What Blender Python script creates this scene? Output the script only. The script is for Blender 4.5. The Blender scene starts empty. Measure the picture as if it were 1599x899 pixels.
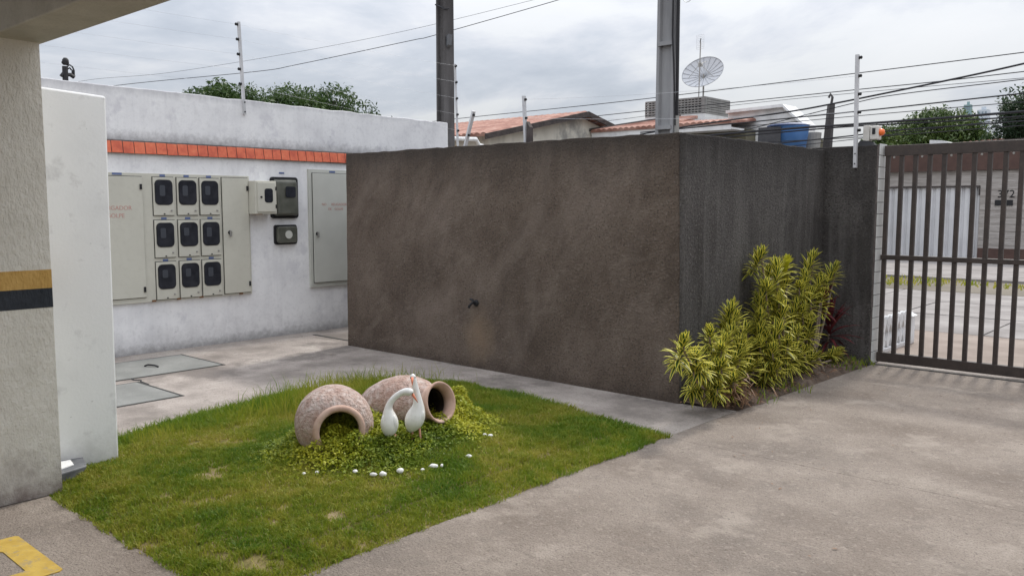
import bpy, math, random
import numpy as np
from mathutils import Vector, Matrix
R = math.radians
random.seed(7); rng = np.random.default_rng(11)
scn = bpy.context.scene
COL = scn.collection

# ------------------------------------------------------------------ camera, sky, sun, exposure
AZ, PITCH, FPX, CX, CY, EYE = R(41.8), math.atan(128.5 / 1324.0), 1324.0, 799.5, 449.5, 1.6
cam = bpy.data.cameras.new("camera"); camo = bpy.data.objects.new("camera", cam); COL.objects.link(camo)
cam.sensor_width = 36; cam.lens = 36 * FPX / 1599; cam.clip_start = 0.05; cam.clip_end = 3000
camo.location = (0, 0, EYE); camo.rotation_euler = (R(90) - PITCH, 0, AZ)
scn.camera = camo

SUN_EL, SUN_ROT = R(48), R(-8)
w = bpy.data.worlds.new("World"); scn.world = w; w.use_nodes = True
N, L = w.node_tree.nodes, w.node_tree.links
bg = N["Background"]; bg.inputs[1].default_value = 0.1
sky = N.new("ShaderNodeTexSky"); sky.sky_type = 'NISHITA'; sky.sun_disc = False
sky.sun_elevation = SUN_EL; sky.sun_rotation = SUN_ROT
tc = N.new("ShaderNodeTexCoord")
sep = N.new("ShaderNodeSeparateXYZ"); L.new(tc.outputs["Generated"], sep.inputs[0])
def wmath(op, a, b=None):
    n = N.new("ShaderNodeMath"); n.operation = op
    for i, v in enumerate((a, b)):
        if v is None: continue
        if isinstance(v, (int, float)): n.inputs[i].default_value = v
        else: L.new(v, n.inputs[i])
    return n.outputs[0]
zz = wmath('ADD', wmath('MAXIMUM', sep.outputs[2], 0.0), 0.22)      # clouds as a flat layer seen in perspective
cmb = N.new("ShaderNodeCombineXYZ")
L.new(wmath('DIVIDE', sep.outputs[0], zz), cmb.inputs[0]); L.new(wmath('DIVIDE', sep.outputs[1], zz), cmb.inputs[1])
def wnoise(scale, detail, rough, dist, off):
    mp = N.new("ShaderNodeMapping"); mp.inputs["Location"].default_value = off
    L.new(cmb.outputs[0], mp.inputs[0])
    n = N.new("ShaderNodeTexNoise"); n.inputs["Scale"].default_value = scale; n.inputs["Detail"].default_value = detail
    n.inputs["Roughness"].default_value = rough; n.inputs["Distortion"].default_value = dist
    L.new(mp.outputs[0], n.inputs[0]); return n.outputs[0]
def wramp(src, pts):
    r = N.new("ShaderNodeValToRGB"); L.new(src, r.inputs[0]); e = r.color_ramp.elements
    while len(e) < len(pts): e.new(0.5)
    for i, (p, c) in enumerate(pts): e[i].position = p; e[i].color = (*c, 1)
    return r.outputs[0]
n1 = wnoise(0.75, 8, 0.58, 0.7, (3.1, 1.4, 0)); n2 = wnoise(2.4, 7, 0.62, 0.4, (0.3, 5.2, 0))
cl = wmath('ADD', wmath('MULTIPLY', n1, 0.72), wmath('MULTIPLY', n2, 0.28))
cloud = wramp(cl, [(0.39, (5.0, 5.4, 6.1)), (0.46, (5.9, 6.25, 6.9)), (0.51, (7.0, 7.2, 7.7)), (0.55, (7.8, 7.95, 8.2)), (0.63, (8.2, 8.3, 8.5))])
cie = wmath('DIVIDE', wmath('ADD', wmath('MULTIPLY', wmath('MAXIMUM', sep.outputs[2], 0.0), 4.0), 1.0), 2.02)   # overcast sky: the zenith about five times the horizon
cs = N.new("ShaderNodeVectorMath"); cs.operation = 'SCALE'; L.new(cloud, cs.inputs[0]); L.new(cie, cs.inputs[3]); cloud = cs.outputs[0]
mx = N.new("ShaderNodeMix"); mx.data_type = 'RGBA'; mx.inputs[0].default_value = 0.92
L.new(sky.outputs[0], mx.inputs[6]); L.new(cloud, mx.inputs[7]); L.new(mx.outputs[2], bg.inputs[0])

sl = bpy.data.lights.new("sun", 'SUN'); sl.energy = 1.9; sl.angle = R(6); sl.color = (1.0, 0.95, 0.87)
slo = bpy.data.objects.new("sun", sl); COL.objects.link(slo); slo.location = (0, 0, 30)
sd = Vector((math.sin(SUN_ROT) * math.cos(SUN_EL), math.cos(SUN_ROT) * math.cos(SUN_EL), math.sin(SUN_EL)))
slo.rotation_euler = (-sd).to_track_quat('-Z', 'Y').to_euler()
scn.view_settings.view_transform = 'Standard'; scn.view_settings.look = 'None'
scn.view_settings.exposure = 0.41; scn.view_settings.gamma = 1; scn.view_settings.use_curve_mapping = False
scn.render.engine = 'CYCLES'; scn.cycles.max_bounces = 6; scn.cycles.use_denoising = True

# survey helpers: a sight line from the photograph met with a plane at a real distance
def ray(x, y):
    a, b = x - CX, CY - y
    up = b * math.cos(PITCH) - FPX * math.sin(PITCH); fw = FPX * math.cos(PITCH) + b * math.sin(PITCH)
    return Vector((-fw * math.sin(AZ) + a * math.cos(AZ), fw * math.cos(AZ) + a * math.sin(AZ), up))
EYEV = Vector((0, 0, EYE))
def onX(x, y, X): r = ray(x, y); return EYEV + r * (X / r.x)
def onY(x, y, Y): r = ray(x, y); return EYEV + r * (Y / r.y)
def onZ(x, y, z=0.0): r = ray(x, y); return EYEV + r * ((z - EYE) / r.z)

# ------------------------------------------------------------------ materials
def M(name, cols, scale=3.0, detail=6, rough=0.85, stretch=(1, 1, 1), bump=None, speck=None, dirt=None, streak=None, metal=0.0, spec=0.3, stops=None, blot=None, smear=None, spot=None):
    """cols: colours through a noise; bump (scale, strength, distance[, stretch]); speck (scale, amount, colour);
    dirt (z_low, z_high, colour, noise scale): grime splashed up from z_low; streak (scale, amount, colour); blot (scale, thr, colour)"""
    m = bpy.data.materials.new(name); m.use_nodes = True
    n, l = m.node_tree.nodes, m.node_tree.links; b = n["Principled BSDF"]
    b.inputs["Roughness"].default_value = rough; b.inputs["Metallic"].default_value = metal
    b.inputs["Specular IOR Level"].default_value = spec
    geo = n.new("ShaderNodeNewGeometry"); pos = geo.outputs["Position"]
    def vec(st):
        if tuple(st) == (1, 1, 1): return pos
        v = n.new("ShaderNodeVectorMath"); v.operation = 'MULTIPLY'; l.new(pos, v.inputs[0]); v.inputs[1].default_value = st
        return v.outputs[0]
    def noise(s, d, st=(1, 1, 1), r=0.6):
        t = n.new("ShaderNodeTexNoise"); t.inputs["Scale"].default_value = s; t.inputs["Detail"].default_value = d
        t.inputs["Roughness"].default_value = r
        l.new(vec(st), t.inputs[0]); return t.outputs[0]
    def ramp(src, pts):
        r = n.new("ShaderNodeValToRGB"); l.new(src, r.inputs[0]); e = r.color_ramp.elements
        while len(e) < len(pts): e.new(0.5)
        for i, (p, c) in enumerate(pts): e[i].position = p; e[i].color = (*c, 1) if len(c) == 3 else c
        return r.outputs[0]
    def mix(f, a, c):
        x = n.new("ShaderNodeMix"); x.data_type = 'RGBA'
        if isinstance(f, float): x.inputs[0].default_value = f
        else: l.new(f, x.inputs[0])
        l.new(a, x.inputs[6])
        if isinstance(c, tuple): x.inputs[7].default_value = (*c, 1)
        else: l.new(c, x.inputs[7])
        return x.outputs[2]
    def mth(op, a, c):
        x = n.new("ShaderNodeMath"); x.operation = op; x.use_clamp = True
        for i, v in enumerate((a, c)):
            if isinstance(v, (int, float)): x.inputs[i].default_value = v
            else: l.new(v, x.inputs[i])
        return x.outputs[0]
    k = len(cols)
    if k == 1:
        rgb = n.new("ShaderNodeRGB"); rgb.outputs[0].default_value = (*cols[0], 1); col = rgb.outputs[0]
    else:
        st = stops or [0.34 + 0.32 * i / (k - 1) for i in range(k)]
        col = ramp(noise(scale, detail, stretch), list(zip(st, cols)))
    W, K = (1, 1, 1), (0, 0, 0)
    if speck:
        f = ramp(noise(speck[0], 2), [(0.52, K), (0.68, W)]); col = mix(mth('MULTIPLY', f, speck[1]), col, speck[2])
    if blot:
        for (bs, thr, bc, amt) in blot:
            f = ramp(noise(bs, 7, r=0.65), [(thr, K), (thr + 0.09, W)]); col = mix(mth('MULTIPLY', f, amt), col, bc)
    if smear:                                                       # trowel smears lying at a slant across the wall
        for (sc_, ang, thr, bc, amt) in smear:
            mp = n.new("ShaderNodeMapping"); mp.vector_type = "TEXTURE"; mp.inputs["Rotation"].default_value = (0, R(ang), 0); mp.inputs["Scale"].default_value = (1, 1, 2.6); l.new(pos, mp.inputs[0])
            t = n.new("ShaderNodeTexNoise"); t.inputs["Scale"].default_value = sc_; t.inputs["Detail"].default_value = 7; t.inputs["Roughness"].default_value = .68; t.inputs["Distortion"].default_value = .8
            l.new(mp.outputs[0], t.inputs[0]); f = ramp(t.outputs[0], [(thr, K), (thr + .16, W)]); col = mix(mth('MULTIPLY', f, amt), col, bc)
    if spot:                                                        # one stain with its own place
        (c0, rad_, bc, amt) = spot
        v1 = n.new("ShaderNodeVectorMath"); v1.operation = 'SUBTRACT'; l.new(pos, v1.inputs[0]); v1.inputs[1].default_value = c0
        v2 = n.new("ShaderNodeVectorMath"); v2.operation = 'DIVIDE'; l.new(v1.outputs[0], v2.inputs[0]); v2.inputs[1].default_value = rad_
        v3 = n.new("ShaderNodeVectorMath"); v3.operation = 'LENGTH'; l.new(v2.outputs[0], v3.inputs[0])
        f = ramp(mth('ADD', v3.outputs["Value"], mth('MULTIPLY', noise(9, 6), .5)), [(.35, W), (.95, K)]); col = mix(mth('MULTIPLY', f, amt), col, bc)
    if streak:
        f = ramp(noise(streak[0], 4, (1, 1, 0.08)), [(0.5, K), (0.7, W)]); col = mix(mth('MULTIPLY', f, streak[1]), col, streak[2])
    if dirt:
        for dd in (dirt if isinstance(dirt, list) else [dirt]):
            s = n.new("ShaderNodeSeparateXYZ"); l.new(pos, s.inputs[0])
            mr = n.new("ShaderNodeMapRange"); l.new(s.outputs[2], mr.inputs[0])
            mr.inputs[1].default_value = dd[0]; mr.inputs[2].default_value = dd[1]; mr.inputs[3].default_value = 0.62; mr.inputs[4].default_value = -0.25
            f = ramp(mth('ADD', mr.outputs[0], mth('MULTIPLY', noise(dd[3], 8, dd[5] if len(dd) > 5 else (1, 1, 1), r=0.7), 0.55)), [(0.55, K), (0.95, W)])
            col = mix(mth('MULTIPLY', f, dd[4] if len(dd) > 4 else 0.8), col, dd[2])
    l.new(col, b.inputs["Base Color"])
    if bump:
        bl = bump if isinstance(bump, list) else [bump]; prev = None
        for bb in bl:
            bn = n.new("ShaderNodeBump"); bn.inputs["Strength"].default_value = bb[1]; bn.inputs["Distance"].default_value = bb[2]
            l.new(noise(bb[0], 4, bb[3] if len(bb) > 3 else (1, 1, 1)), bn.inputs["Height"])
            if prev: l.new(prev, bn.inputs["Normal"])
            prev = bn.outputs[0]
        l.new(prev, b.inputs["Normal"])
    return m
def leafmat(name, cols, trans=0.3, stripe=None, scale=1.2, rough=0.5):
    m = bpy.data.materials.new(name); m.use_nodes = True
    n, l = m.node_tree.nodes, m.node_tree.links; b = n["Principled BSDF"]; b.inputs["Roughness"].default_value = rough
    b.inputs["Specular IOR Level"].default_value = 0.25
    at = n.new("ShaderNodeAttribute"); at.attribute_name = "rnd"
    geo = n.new("ShaderNodeNewGeometry")
    t = n.new("ShaderNodeTexNoise"); t.inputs["Scale"].default_value = scale; t.inputs["Detail"].default_value = 5; l.new(geo.outputs["Position"], t.inputs[0])
    a = n.new("ShaderNodeMath"); a.operation = 'MULTIPLY_ADD'; l.new(at.outputs["Fac"], a.inputs[0]); a.inputs[1].default_value = 0.45
    mr = n.new("ShaderNodeMapRange"); l.new(t.outputs[0], mr.inputs[0]); mr.inputs[1].default_value = 0.3; mr.inputs[2].default_value = 0.7; mr.inputs[4].default_value = 0.55
    l.new(mr.outputs[0], a.inputs[2])
    r = n.new("ShaderNodeValToRGB"); l.new(a.outputs[0], r.inputs[0]); e = r.color_ramp.elements
    while len(e) < len(cols): e.new(0.5)
    for i, c in enumerate(cols): e[i].position = i / (len(cols) - 1); e[i].color = (*c, 1)
    col = r.outputs[0]
    if stripe:                                                      # variegated leaf: pale margins along the blade
        uv = n.new("ShaderNodeUVMap"); s = n.new("ShaderNodeSeparateXYZ"); l.new(uv.outputs[0], s.inputs[0])
        d = n.new("ShaderNodeMath"); d.operation = 'SUBTRACT'; l.new(s.outputs[0], d.inputs[0]); d.inputs[1].default_value = 0.5
        ab = n.new("ShaderNodeMath"); ab.operation = 'ABSOLUTE'; l.new(d.outputs[0], ab.inputs[0])
        rr = n.new("ShaderNodeValToRGB"); l.new(ab.outputs[0], rr.inputs[0]); rr.color_ramp.elements[0].position = 0.20; rr.color_ramp.elements[1].position = 0.30
        x = n.new("ShaderNodeMix"); x.data_type = 'RGBA'; l.new(rr.outputs[0], x.inputs[0]); l.new(col, x.inputs[6]); x.inputs[7].default_value = (*stripe, 1)
        col = x.outputs[2]
    l.new(col, b.inputs["Base Color"])
    tr = n.new("ShaderNodeBsdfTranslucent"); l.new(col, tr.inputs[0])
    ms = n.new("ShaderNodeMixShader"); ms.inputs[0].default_value = trans
    l.new(b.outputs[0], ms.inputs[1]); l.new(tr.outputs[0], ms.inputs[2]); l.new(ms.outputs[0], n["Material Output"].inputs[0])
    return m

BLK = (0.02, 0.02, 0.022)
m_drive = M("driveway_concrete", [(0.185, 0.150, 0.123), (0.245, 0.205, 0.172), (0.30, 0.255, 0.215)], 1.3, 12, 0.92, bump=[(85, 1.0, 0.012), (28, 0.6, 0.012)], speck=(110, 0.8, (0.105, 0.084, 0.069)),
            blot=[(0.7, 0.53, (0.155, 0.13, 0.111), 0.55), (2.2, 0.56, (0.36, 0.31, 0.262), 0.5), (6, 0.56, (0.15, 0.125, 0.107), 0.4), (19, 0.56, (0.36, 0.31, 0.265), 0.4), (55, 0.56, (0.42, 0.365, 0.31), 0.45), (34, 0.60, (0.07, 0.057, 0.049), 0.85), (13, 0.69, (0.08, 0.066, 0.057), .6)])
m_walk = M("walkway_concrete", [(0.20, 0.175, 0.155), (0.33, 0.29, 0.26), (0.42, 0.375, 0.335)], 1.5, 10, 0.9, bump=[(85, 0.8, 0.01)], speck=(70, 0.6, (0.17, 0.145, 0.128)), blot=[(1.1, 0.54, (0.13, 0.112, 0.10), 0.65), (5, 0.60, (0.14, 0.115, 0.10), 0.5), (3.3, 0.6, (0.45, 0.41, 0.37), 0.5)])
m_cover = M("cover_cement", [(0.18, 0.183, 0.172), (0.245, 0.247, 0.233)], 3, 8, 0.9, bump=(90, 0.4, 0.005), speck=(60, 0.4, (0.14, 0.138, 0.128)), blot=[(4, .57, (.14, .13, .12), .4)])
m_soil = M("soil", [(0.06, 0.042, 0.032), (0.115, 0.082, 0.062), (0.17, 0.13, 0.10)], 9, 8, 1.0, bump=[(60, 0.7, 0.012), (12, 0.5, 0.03)])
m_lawnbase = M("lawn_soil", [(0.12, 0.11, 0.035), (0.19, 0.155, 0.06), (0.26, 0.20, 0.12)], 8, 6, 1.0, bump=(60, 0.6, 0.01))
m_darkfront = M("brown_stucco", [(0.115, 0.086, 0.066), (0.165, 0.126, 0.098), (0.225, 0.178, 0.143)], 1.4, 10, 0.95, bump=[(48, 1.0, 0.03), (115, 1.0, 0.014)], speck=(62, 0.75, (0.062, 0.048, 0.039)),
                smear=[(1.8, 30, 0.50, (0.29, 0.234, 0.195), 0.42), (3.0, 12, 0.55, (0.09, 0.071, 0.059), 0.35), (6, 64, 0.54, (0.29, 0.24, 0.2), 0.35), (13, 30, 0.55, (0.085, 0.067, 0.056), 0.35)], blot=[(48, 0.55, (0.31, 0.26, 0.222), 0.4)],
                spot=((-5.76, 5.95, 0.32), (0.36, 1, 0.46), (0.33, 0.24, 0.16), 0.6), dirt=[(2.2, 1.0, (0.06, 0.05, 0.044), 6, 0.7, (1, 1, .12)), (2.2, 1.7, (0.055, 0.047, 0.042), 8, 0.7), (-0.05, 0.34, (0.06, 0.046, 0.038), 9, 0.75)])
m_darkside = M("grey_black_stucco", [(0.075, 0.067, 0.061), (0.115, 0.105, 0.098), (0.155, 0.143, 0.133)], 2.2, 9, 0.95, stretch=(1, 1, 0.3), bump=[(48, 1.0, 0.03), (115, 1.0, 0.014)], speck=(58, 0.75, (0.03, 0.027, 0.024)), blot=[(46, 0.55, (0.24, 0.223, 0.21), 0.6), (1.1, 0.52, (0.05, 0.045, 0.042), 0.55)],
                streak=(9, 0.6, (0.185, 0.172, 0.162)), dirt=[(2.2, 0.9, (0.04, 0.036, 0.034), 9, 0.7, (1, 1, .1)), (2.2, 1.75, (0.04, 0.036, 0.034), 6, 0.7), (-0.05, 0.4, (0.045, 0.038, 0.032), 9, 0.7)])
def limewash(name, dirt): return M(name, [(0.72, 0.715, 0.725), (0.81, 0.805, 0.81), (0.85, 0.845, 0.845)], 2.3, 9, 0.9, bump=[(60, 0.3, 0.005)], speck=(24, 0.14, (0.42, 0.41, 0.42)),
            blot=[(3.2, 0.57, (0.52, 0.51, 0.55), 0.4), (1.4, 0.58, (0.60, 0.59, 0.63), .5), (22, 0.68, (0.30, 0.29, 0.30), 0.55), (9, 0.66, (0.36, 0.35, 0.37), 0.5)], streak=(7, 0.22, (0.5, 0.49, 0.51)), dirt=dirt)
m_white = limewash("white_limewash", [(-0.04, 0.34, (0.08, 0.075, 0.07), 17, 0.95), (-0.05, 0.85, (0.36, 0.35, 0.35), 6, 0.55)])
m_parapet = limewash("white_limewash_parapet", [(2.27, 2.62, (0.13, 0.125, 0.13), 15, 0.75), (2.86, 2.58, (0.33, 0.325, 0.35), 9, 0.65, (1, 1, .3))])
m_stub = M("white_paint_stub", [(0.76, 0.765, 0.76), (0.82, 0.825, 0.82), (0.84, 0.845, 0.84)], 2.0, 8, 0.85, bump=[(55, 0.3, 0.005)], blot=[(3.6, 0.58, (0.46, 0.45, 0.45), 0.42), (26, 0.67, (0.25, 0.24, 0.23), 0.65), (8, .63, (.5, .49, .48), .35)], dirt=(-0.03, 0.6, (0.30, 0.28, 0.27), 9, 0.5))
m_pillar = M("cream_grooved_plaster", [(0.68, 0.65, 0.575), (0.77, 0.74, 0.665)], 5, 7, 0.9, bump=[(44, 1.0, 0.014, (1, 1, 0.5)), (95, 0.8, 0.006)], blot=[(30, 0.72, (0.2, 0.17, 0.15), 0.5)], dirt=(-0.02, 0.75, (0.15, 0.11, 0.10), 8, 0.95))
m_stripe_y = M("yellow_stripe_paint", [(0.50, 0.30, 0.085), (0.62, 0.39, 0.13)], 6, 6, 0.8, bump=[(44, 1.0, 0.014, (1, 1, 0.5))])
m_stripe_k = M("black_stripe_paint", [(0.025, 0.03, 0.038), (0.04, 0.045, 0.055)], 6, 6, 0.8, bump=[(44, 1.0, 0.014, (1, 1, 0.5))])
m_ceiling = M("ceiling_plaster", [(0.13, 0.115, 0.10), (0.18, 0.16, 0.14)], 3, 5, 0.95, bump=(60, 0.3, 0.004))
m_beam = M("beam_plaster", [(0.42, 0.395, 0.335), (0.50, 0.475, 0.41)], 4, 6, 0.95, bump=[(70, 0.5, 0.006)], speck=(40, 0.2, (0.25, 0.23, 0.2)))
m_orange = M("orange_glazed_tile", [(0.50, 0.085, 0.038), (0.66, 0.135, 0.058), (0.72, 0.19, 0.085)], 8, 4, 0.4, spec=0.5, speck=(45, 0.15, (0.35, 0.09, 0.05)))
m_grout = M("dark_grout", [(0.10, 0.085, 0.08), (0.16, 0.14, 0.13)], 20, 4, 0.95)
m_wtile = M("white_glazed_tile", [(0.55, 0.55, 0.53), (0.68, 0.68, 0.66)], 6, 4, 0.3, spec=0.5, speck=(30, 0.12, (0.35, 0.33, 0.3)))
m_cab = M("beige_grey_enamel", [(0.52, 0.505, 0.435), (0.57, 0.555, 0.48)], 2.5, 5, 0.5, spec=0.4, speck=(18, 0.08, (0.3, 0.27, 0.22)))
m_cab2 = M("grey_enamel", [(0.50, 0.50, 0.455), (0.56, 0.56, 0.51)], 2.5, 5, 0.5, spec=0.4)
m_seam = M("shadow_gap_rubber", [(0.05, 0.05, 0.048)], rough=0.9)
m_smoke = M("smoked_window", [(0.018, 0.02, 0.026), (0.035, 0.037, 0.046)], 9, 3, 0.12, spec=0.5)
m_poly = M("smoked_box_plastic", [(0.075, 0.077, 0.062), (0.12, 0.12, 0.10)], 9, 4, 0.35, spec=0.4)
m_meter = M("meter_body_plastic", [(0.055, 0.06, 0.072)], rough=0.5)
m_black = M("black_plastic", [BLK], rough=0.6)
m_steel = M("dull_steel", [(0.32, 0.31, 0.29)], rough=0.5, metal=0.5)
m_rust = M("rust", [(0.12, 0.06, 0.03), (0.22, 0.11, 0.05)], 30, 5, 0.95)
m_blue = M("blue_label", [(0.12, 0.16, 0.30)], rough=0.6)
m_red = M("faded_red_print", [(0.52, 0.30, 0.26)], rough=0.8)
m_gate = M("brown_gate_paint", [(0.036, 0.028, 0.025), (0.056, 0.042, 0.036)], 9, 5, 0.5, spec=0.4, speck=(60, 0.2, (0.12, 0.09, 0.07)))
m_pole = M("dark_weathered_concrete", [(0.05, 0.047, 0.047), (0.085, 0.08, 0.08), (0.13, 0.125, 0.125)], 3, 8, 0.95, stretch=(1, 1, 0.2), bump=(50, 0.4, 0.006))
m_pole2 = M("light_weathered_concrete", [(0.20, 0.20, 0.205), (0.28, 0.28, 0.285), (0.34, 0.34, 0.345)], 3, 8, 0.95, stretch=(1, 1, 0.2), bump=(50, 0.3, 0.005))
m_galv = M("galvanised_profile", [(0.50, 0.50, 0.51), (0.60, 0.60, 0.61)], 8, 4, 0.45, metal=0.2)
m_wire = M("wire_black", [(0.03, 0.03, 0.035)], rough=0.6)
m_wire2 = M("wire_steel", [(0.60, 0.61, 0.63)], rough=0.5)
m_terra = M("terracotta", [(0.38, 0.245, 0.19), (0.49, 0.335, 0.265), (0.57, 0.42, 0.345)], 6, 7, 0.85, bump=(40, 0.3, 0.004))
m_terra_w = M("whitewashed_terracotta", [(0.38, 0.26, 0.215), (0.49, 0.375, 0.325), (0.60, 0.51, 0.465)], 21, 10, 0.92, bump=[(60, 1.0, 0.02), (24, 0.8, 0.03)], speck=(46, 0.3, (0.24, 0.155, 0.125)), blot=[(3.4, .52, (0.40, 0.26, 0.205), .6)], stops=[0.36, 0.5, 0.64])
m_inside = M("shaded_clay_inside", [(0.02, 0.014, 0.011), (0.05, 0.034, 0.026)], 9, 6, 1.0)  # near-black clay: the shade inside the jars is put into the colour
m_heron = M("white_ceramic", [(0.70, 0.69, 0.65), (0.80, 0.79, 0.76)], 14, 5, 0.35, spec=0.5, speck=(60, 0.12, (0.45, 0.42, 0.36)))
m_beak = M("orange_red_enamel", [(0.62, 0.17, 0.09), (0.70, 0.25, 0.14)], 30, 3, 0.5)
m_leg = M("pink_brown_enamel", [(0.42, 0.20, 0.13), (0.52, 0.28, 0.20)], 30, 3, 0.6)
m_pebble = M("white_pebble", [(0.62, 0.61, 0.58), (0.78, 0.77, 0.74)], 14, 5, 0.6)
m_roof = M("clay_roof_tile", [(0.22, 0.105, 0.08), (0.33, 0.175, 0.135), (0.43, 0.27, 0.22)], 2.2, 8, 0.9, speck=(5, 0.5, (0.2, 0.1, 0.08)))
m_verge = M("dark_timber", [(0.05, 0.042, 0.04), (0.09, 0.075, 0.07)], 6, 5, 0.9)
m_pale = M("pale_plaster", [(0.56, 0.53, 0.46), (0.70, 0.67, 0.59)], 1.2, 8, 0.95, streak=(2.5, 0.4, (0.30, 0.285, 0.25)), blot=[(0.55, 0.53, (0.20, 0.195, 0.19), 0.75)])
m_pale2 = M("white_plaster_far", [(0.68, 0.68, 0.68), (0.80, 0.80, 0.80)], 1.2, 8, 0.95, streak=(2.5, 0.35, (0.3, 0.29, 0.28)), blot=[(1.3, 0.6, (0.30, 0.29, 0.28), 0.5)])
m_ochre = M("ochre_plaster", [(0.30, 0.21, 0.12), (0.38, 0.27, 0.16)], 2, 6, 0.95)
m_olive = M("olive_plaster", [(0.10, 0.095, 0.065), (0.14, 0.13, 0.09)], 2, 6, 0.95)
m_cobogo = M("grey_block", [(0.22, 0.215, 0.21), (0.30, 0.295, 0.285)], 3, 6, 0.95)
m_tankblue = M("blue_fibreglass", [(0.05, 0.14, 0.34), (0.075, 0.18, 0.40)], 3, 5, 0.5)
m_tanklid = M("dark_blue_fibreglass", [(0.035, 0.06, 0.14), (0.05, 0.08, 0.18)], 3, 5, 0.5)
m_darkpanel = M("dark_grey_panel", [(0.05, 0.05, 0.055), (0.08, 0.08, 0.085)], 4, 6, 0.9)
m_dish = M("dish_mesh_metal", [(0.50, 0.51, 0.53)], rough=0.6)
m_dishrib = M("dish_rib_metal", [(0.36, 0.37, 0.39)], rough=0.6)
m_brownwall = M("brown_painted_fascia", [(0.085, 0.052, 0.044), (0.115, 0.07, 0.058)], 4, 6, 0.85)
m_clad = M("grey_beige_cladding", [(0.28, 0.255, 0.235), (0.38, 0.35, 0.325), (0.46, 0.43, 0.405)], 5, 7, 0.9, stretch=(0.5, 1, 5.0))
m_garage = M("silver_grey_sheet", [(0.60, 0.60, 0.61), (0.70, 0.70, 0.71)], 2, 5, 0.5, spec=0.4, streak=(8, 0.3, (0.40, 0.40, 0.41)))
m_road = M("street_slab", [(0.18, 0.165, 0.155), (0.24, 0.22, 0.21), (0.30, 0.28, 0.265)], 1.4, 9, 0.92, bump=(60, 0.2, 0.004), blot=[(3, 0.6, (0.2, 0.18, 0.17), 0.4)])
m_pave = M("pavement_concrete", [(0.20, 0.16, 0.135), (0.29, 0.24, 0.205)], 2, 8, 0.92, bump=(60, 0.2, 0.004))
m_ground = M("earth", [(0.12, 0.105, 0.085), (0.2, 0.175, 0.14)], 0.3, 8, 1.0)
m_yellow = M("worn_yellow_paint", [(0.40, 0.26, 0.045), (0.50, 0.345, 0.075)], 12, 6, 0.8, blot=[(26, 0.55, (0.30, 0.24, 0.14), 0.75), (9, .58, (.26, .21, .14), .7)], bump=(110, 0.3, 0.003))
m_precast = M("white_precast", [(0.60, 0.60, 0.60), (0.74, 0.74, 0.74)], 9, 6, 0.85, dirt=(-0.02, 0.16, (0.4, 0.32, 0.27), 14, 0.6))
m_bark = M("bark", [(0.06, 0.048, 0.038), (0.12, 0.10, 0.08)], 14, 6, 0.95, stretch=(1, 1, 0.25), bump=(30, 0.6, 0.01))
m_cane = M("cane", [(0.16, 0.12, 0.09), (0.24, 0.19, 0.15)], 40, 4, 0.9, stretch=(0.3, 0.3, 1.5))
m_tower_a = M("teal_grey_tower", [(0.22, 0.33, 0.34), (0.27, 0.38, 0.39)], 0.4, 4, 0.8)  # bluish haze of distance is mixed into both tower colours
m_tower_b = M("hazy_grey_tower", [(0.50, 0.56, 0.62), (0.56, 0.61, 0.66)], 0.3, 4, 0.8)
m_towerwin = M("far_window", [(0.22, 0.28, 0.33)], rough=0.3)
m_fl = M("floodlight_casing", [(0.10, 0.105, 0.115), (0.15, 0.155, 0.165)], 14, 4, 0.5, spec=0.4)
m_flglass = M("floodlight_panel", [(0.80, 0.80, 0.79)], rough=0.25, spec=0.5)
m_alarm = M("aged_white_plastic", [(0.56, 0.54, 0.50), (0.64, 0.62, 0.58)], 8, 4, 0.5)
m_alarm_o = M("orange_lens", [(0.80, 0.16, 0.03)], rough=0.25, spec=0.5)
g_lawn = leafmat("grass_blade", [(0.058, 0.142, 0.011), (0.142, 0.222, 0.016), (0.265, 0.29, 0.03), (0.39, 0.345, 0.07), (0.48, 0.38, 0.2)], 0.4, scale=1.6)
g_cover = leafmat("ground_cover_leaf", [(0.05, 0.10, 0.012), (0.17, 0.23, 0.018), (0.38, 0.39, 0.03), (0.60, 0.53, 0.05)], 0.3, scale=2.0)
g_drac = leafmat("variegated_leaf", [(0.025, 0.06, 0.012), (0.045, 0.095, 0.018), (0.09, 0.14, 0.025)], 0.25, stripe=(0.74, 0.66, 0.11), scale=3)
g_dracy = leafmat("yellow_young_leaf", [(0.40, 0.40, 0.03), (0.55, 0.50, 0.04)], 0.3, scale=3)
g_cord = leafmat("red_leaf", [(0.06, 0.012, 0.016), (0.12, 0.025, 0.028), (0.2, 0.055, 0.05)], 0.2, scale=3)
g_dry = leafmat("dry_leaf", [(0.16, 0.085, 0.05), (0.28, 0.17, 0.10)], 0.1, scale=3)
g_mango = leafmat("mango_leaf", [(0.022, 0.045, 0.016), (0.05, 0.09, 0.024), (0.11, 0.155, 0.045)], 0.3, scale=1.3)
g_yellow = leafmat("yellow_green_leaf", [(0.05, 0.09, 0.015), (0.12, 0.17, 0.02), (0.24, 0.25, 0.03)], 0.3, scale=1.3)
g_ftree = leafmat("street_tree_leaf", [(0.03, 0.055, 0.02), (0.065, 0.105, 0.03), (0.14, 0.18, 0.045)], 0.3, scale=0.6)
g_dark = leafmat("dark_tree_leaf", [(0.018, 0.034, 0.018), (0.038, 0.066, 0.03), (0.07, 0.105, 0.042)], 0.25, scale=0.6)

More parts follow.
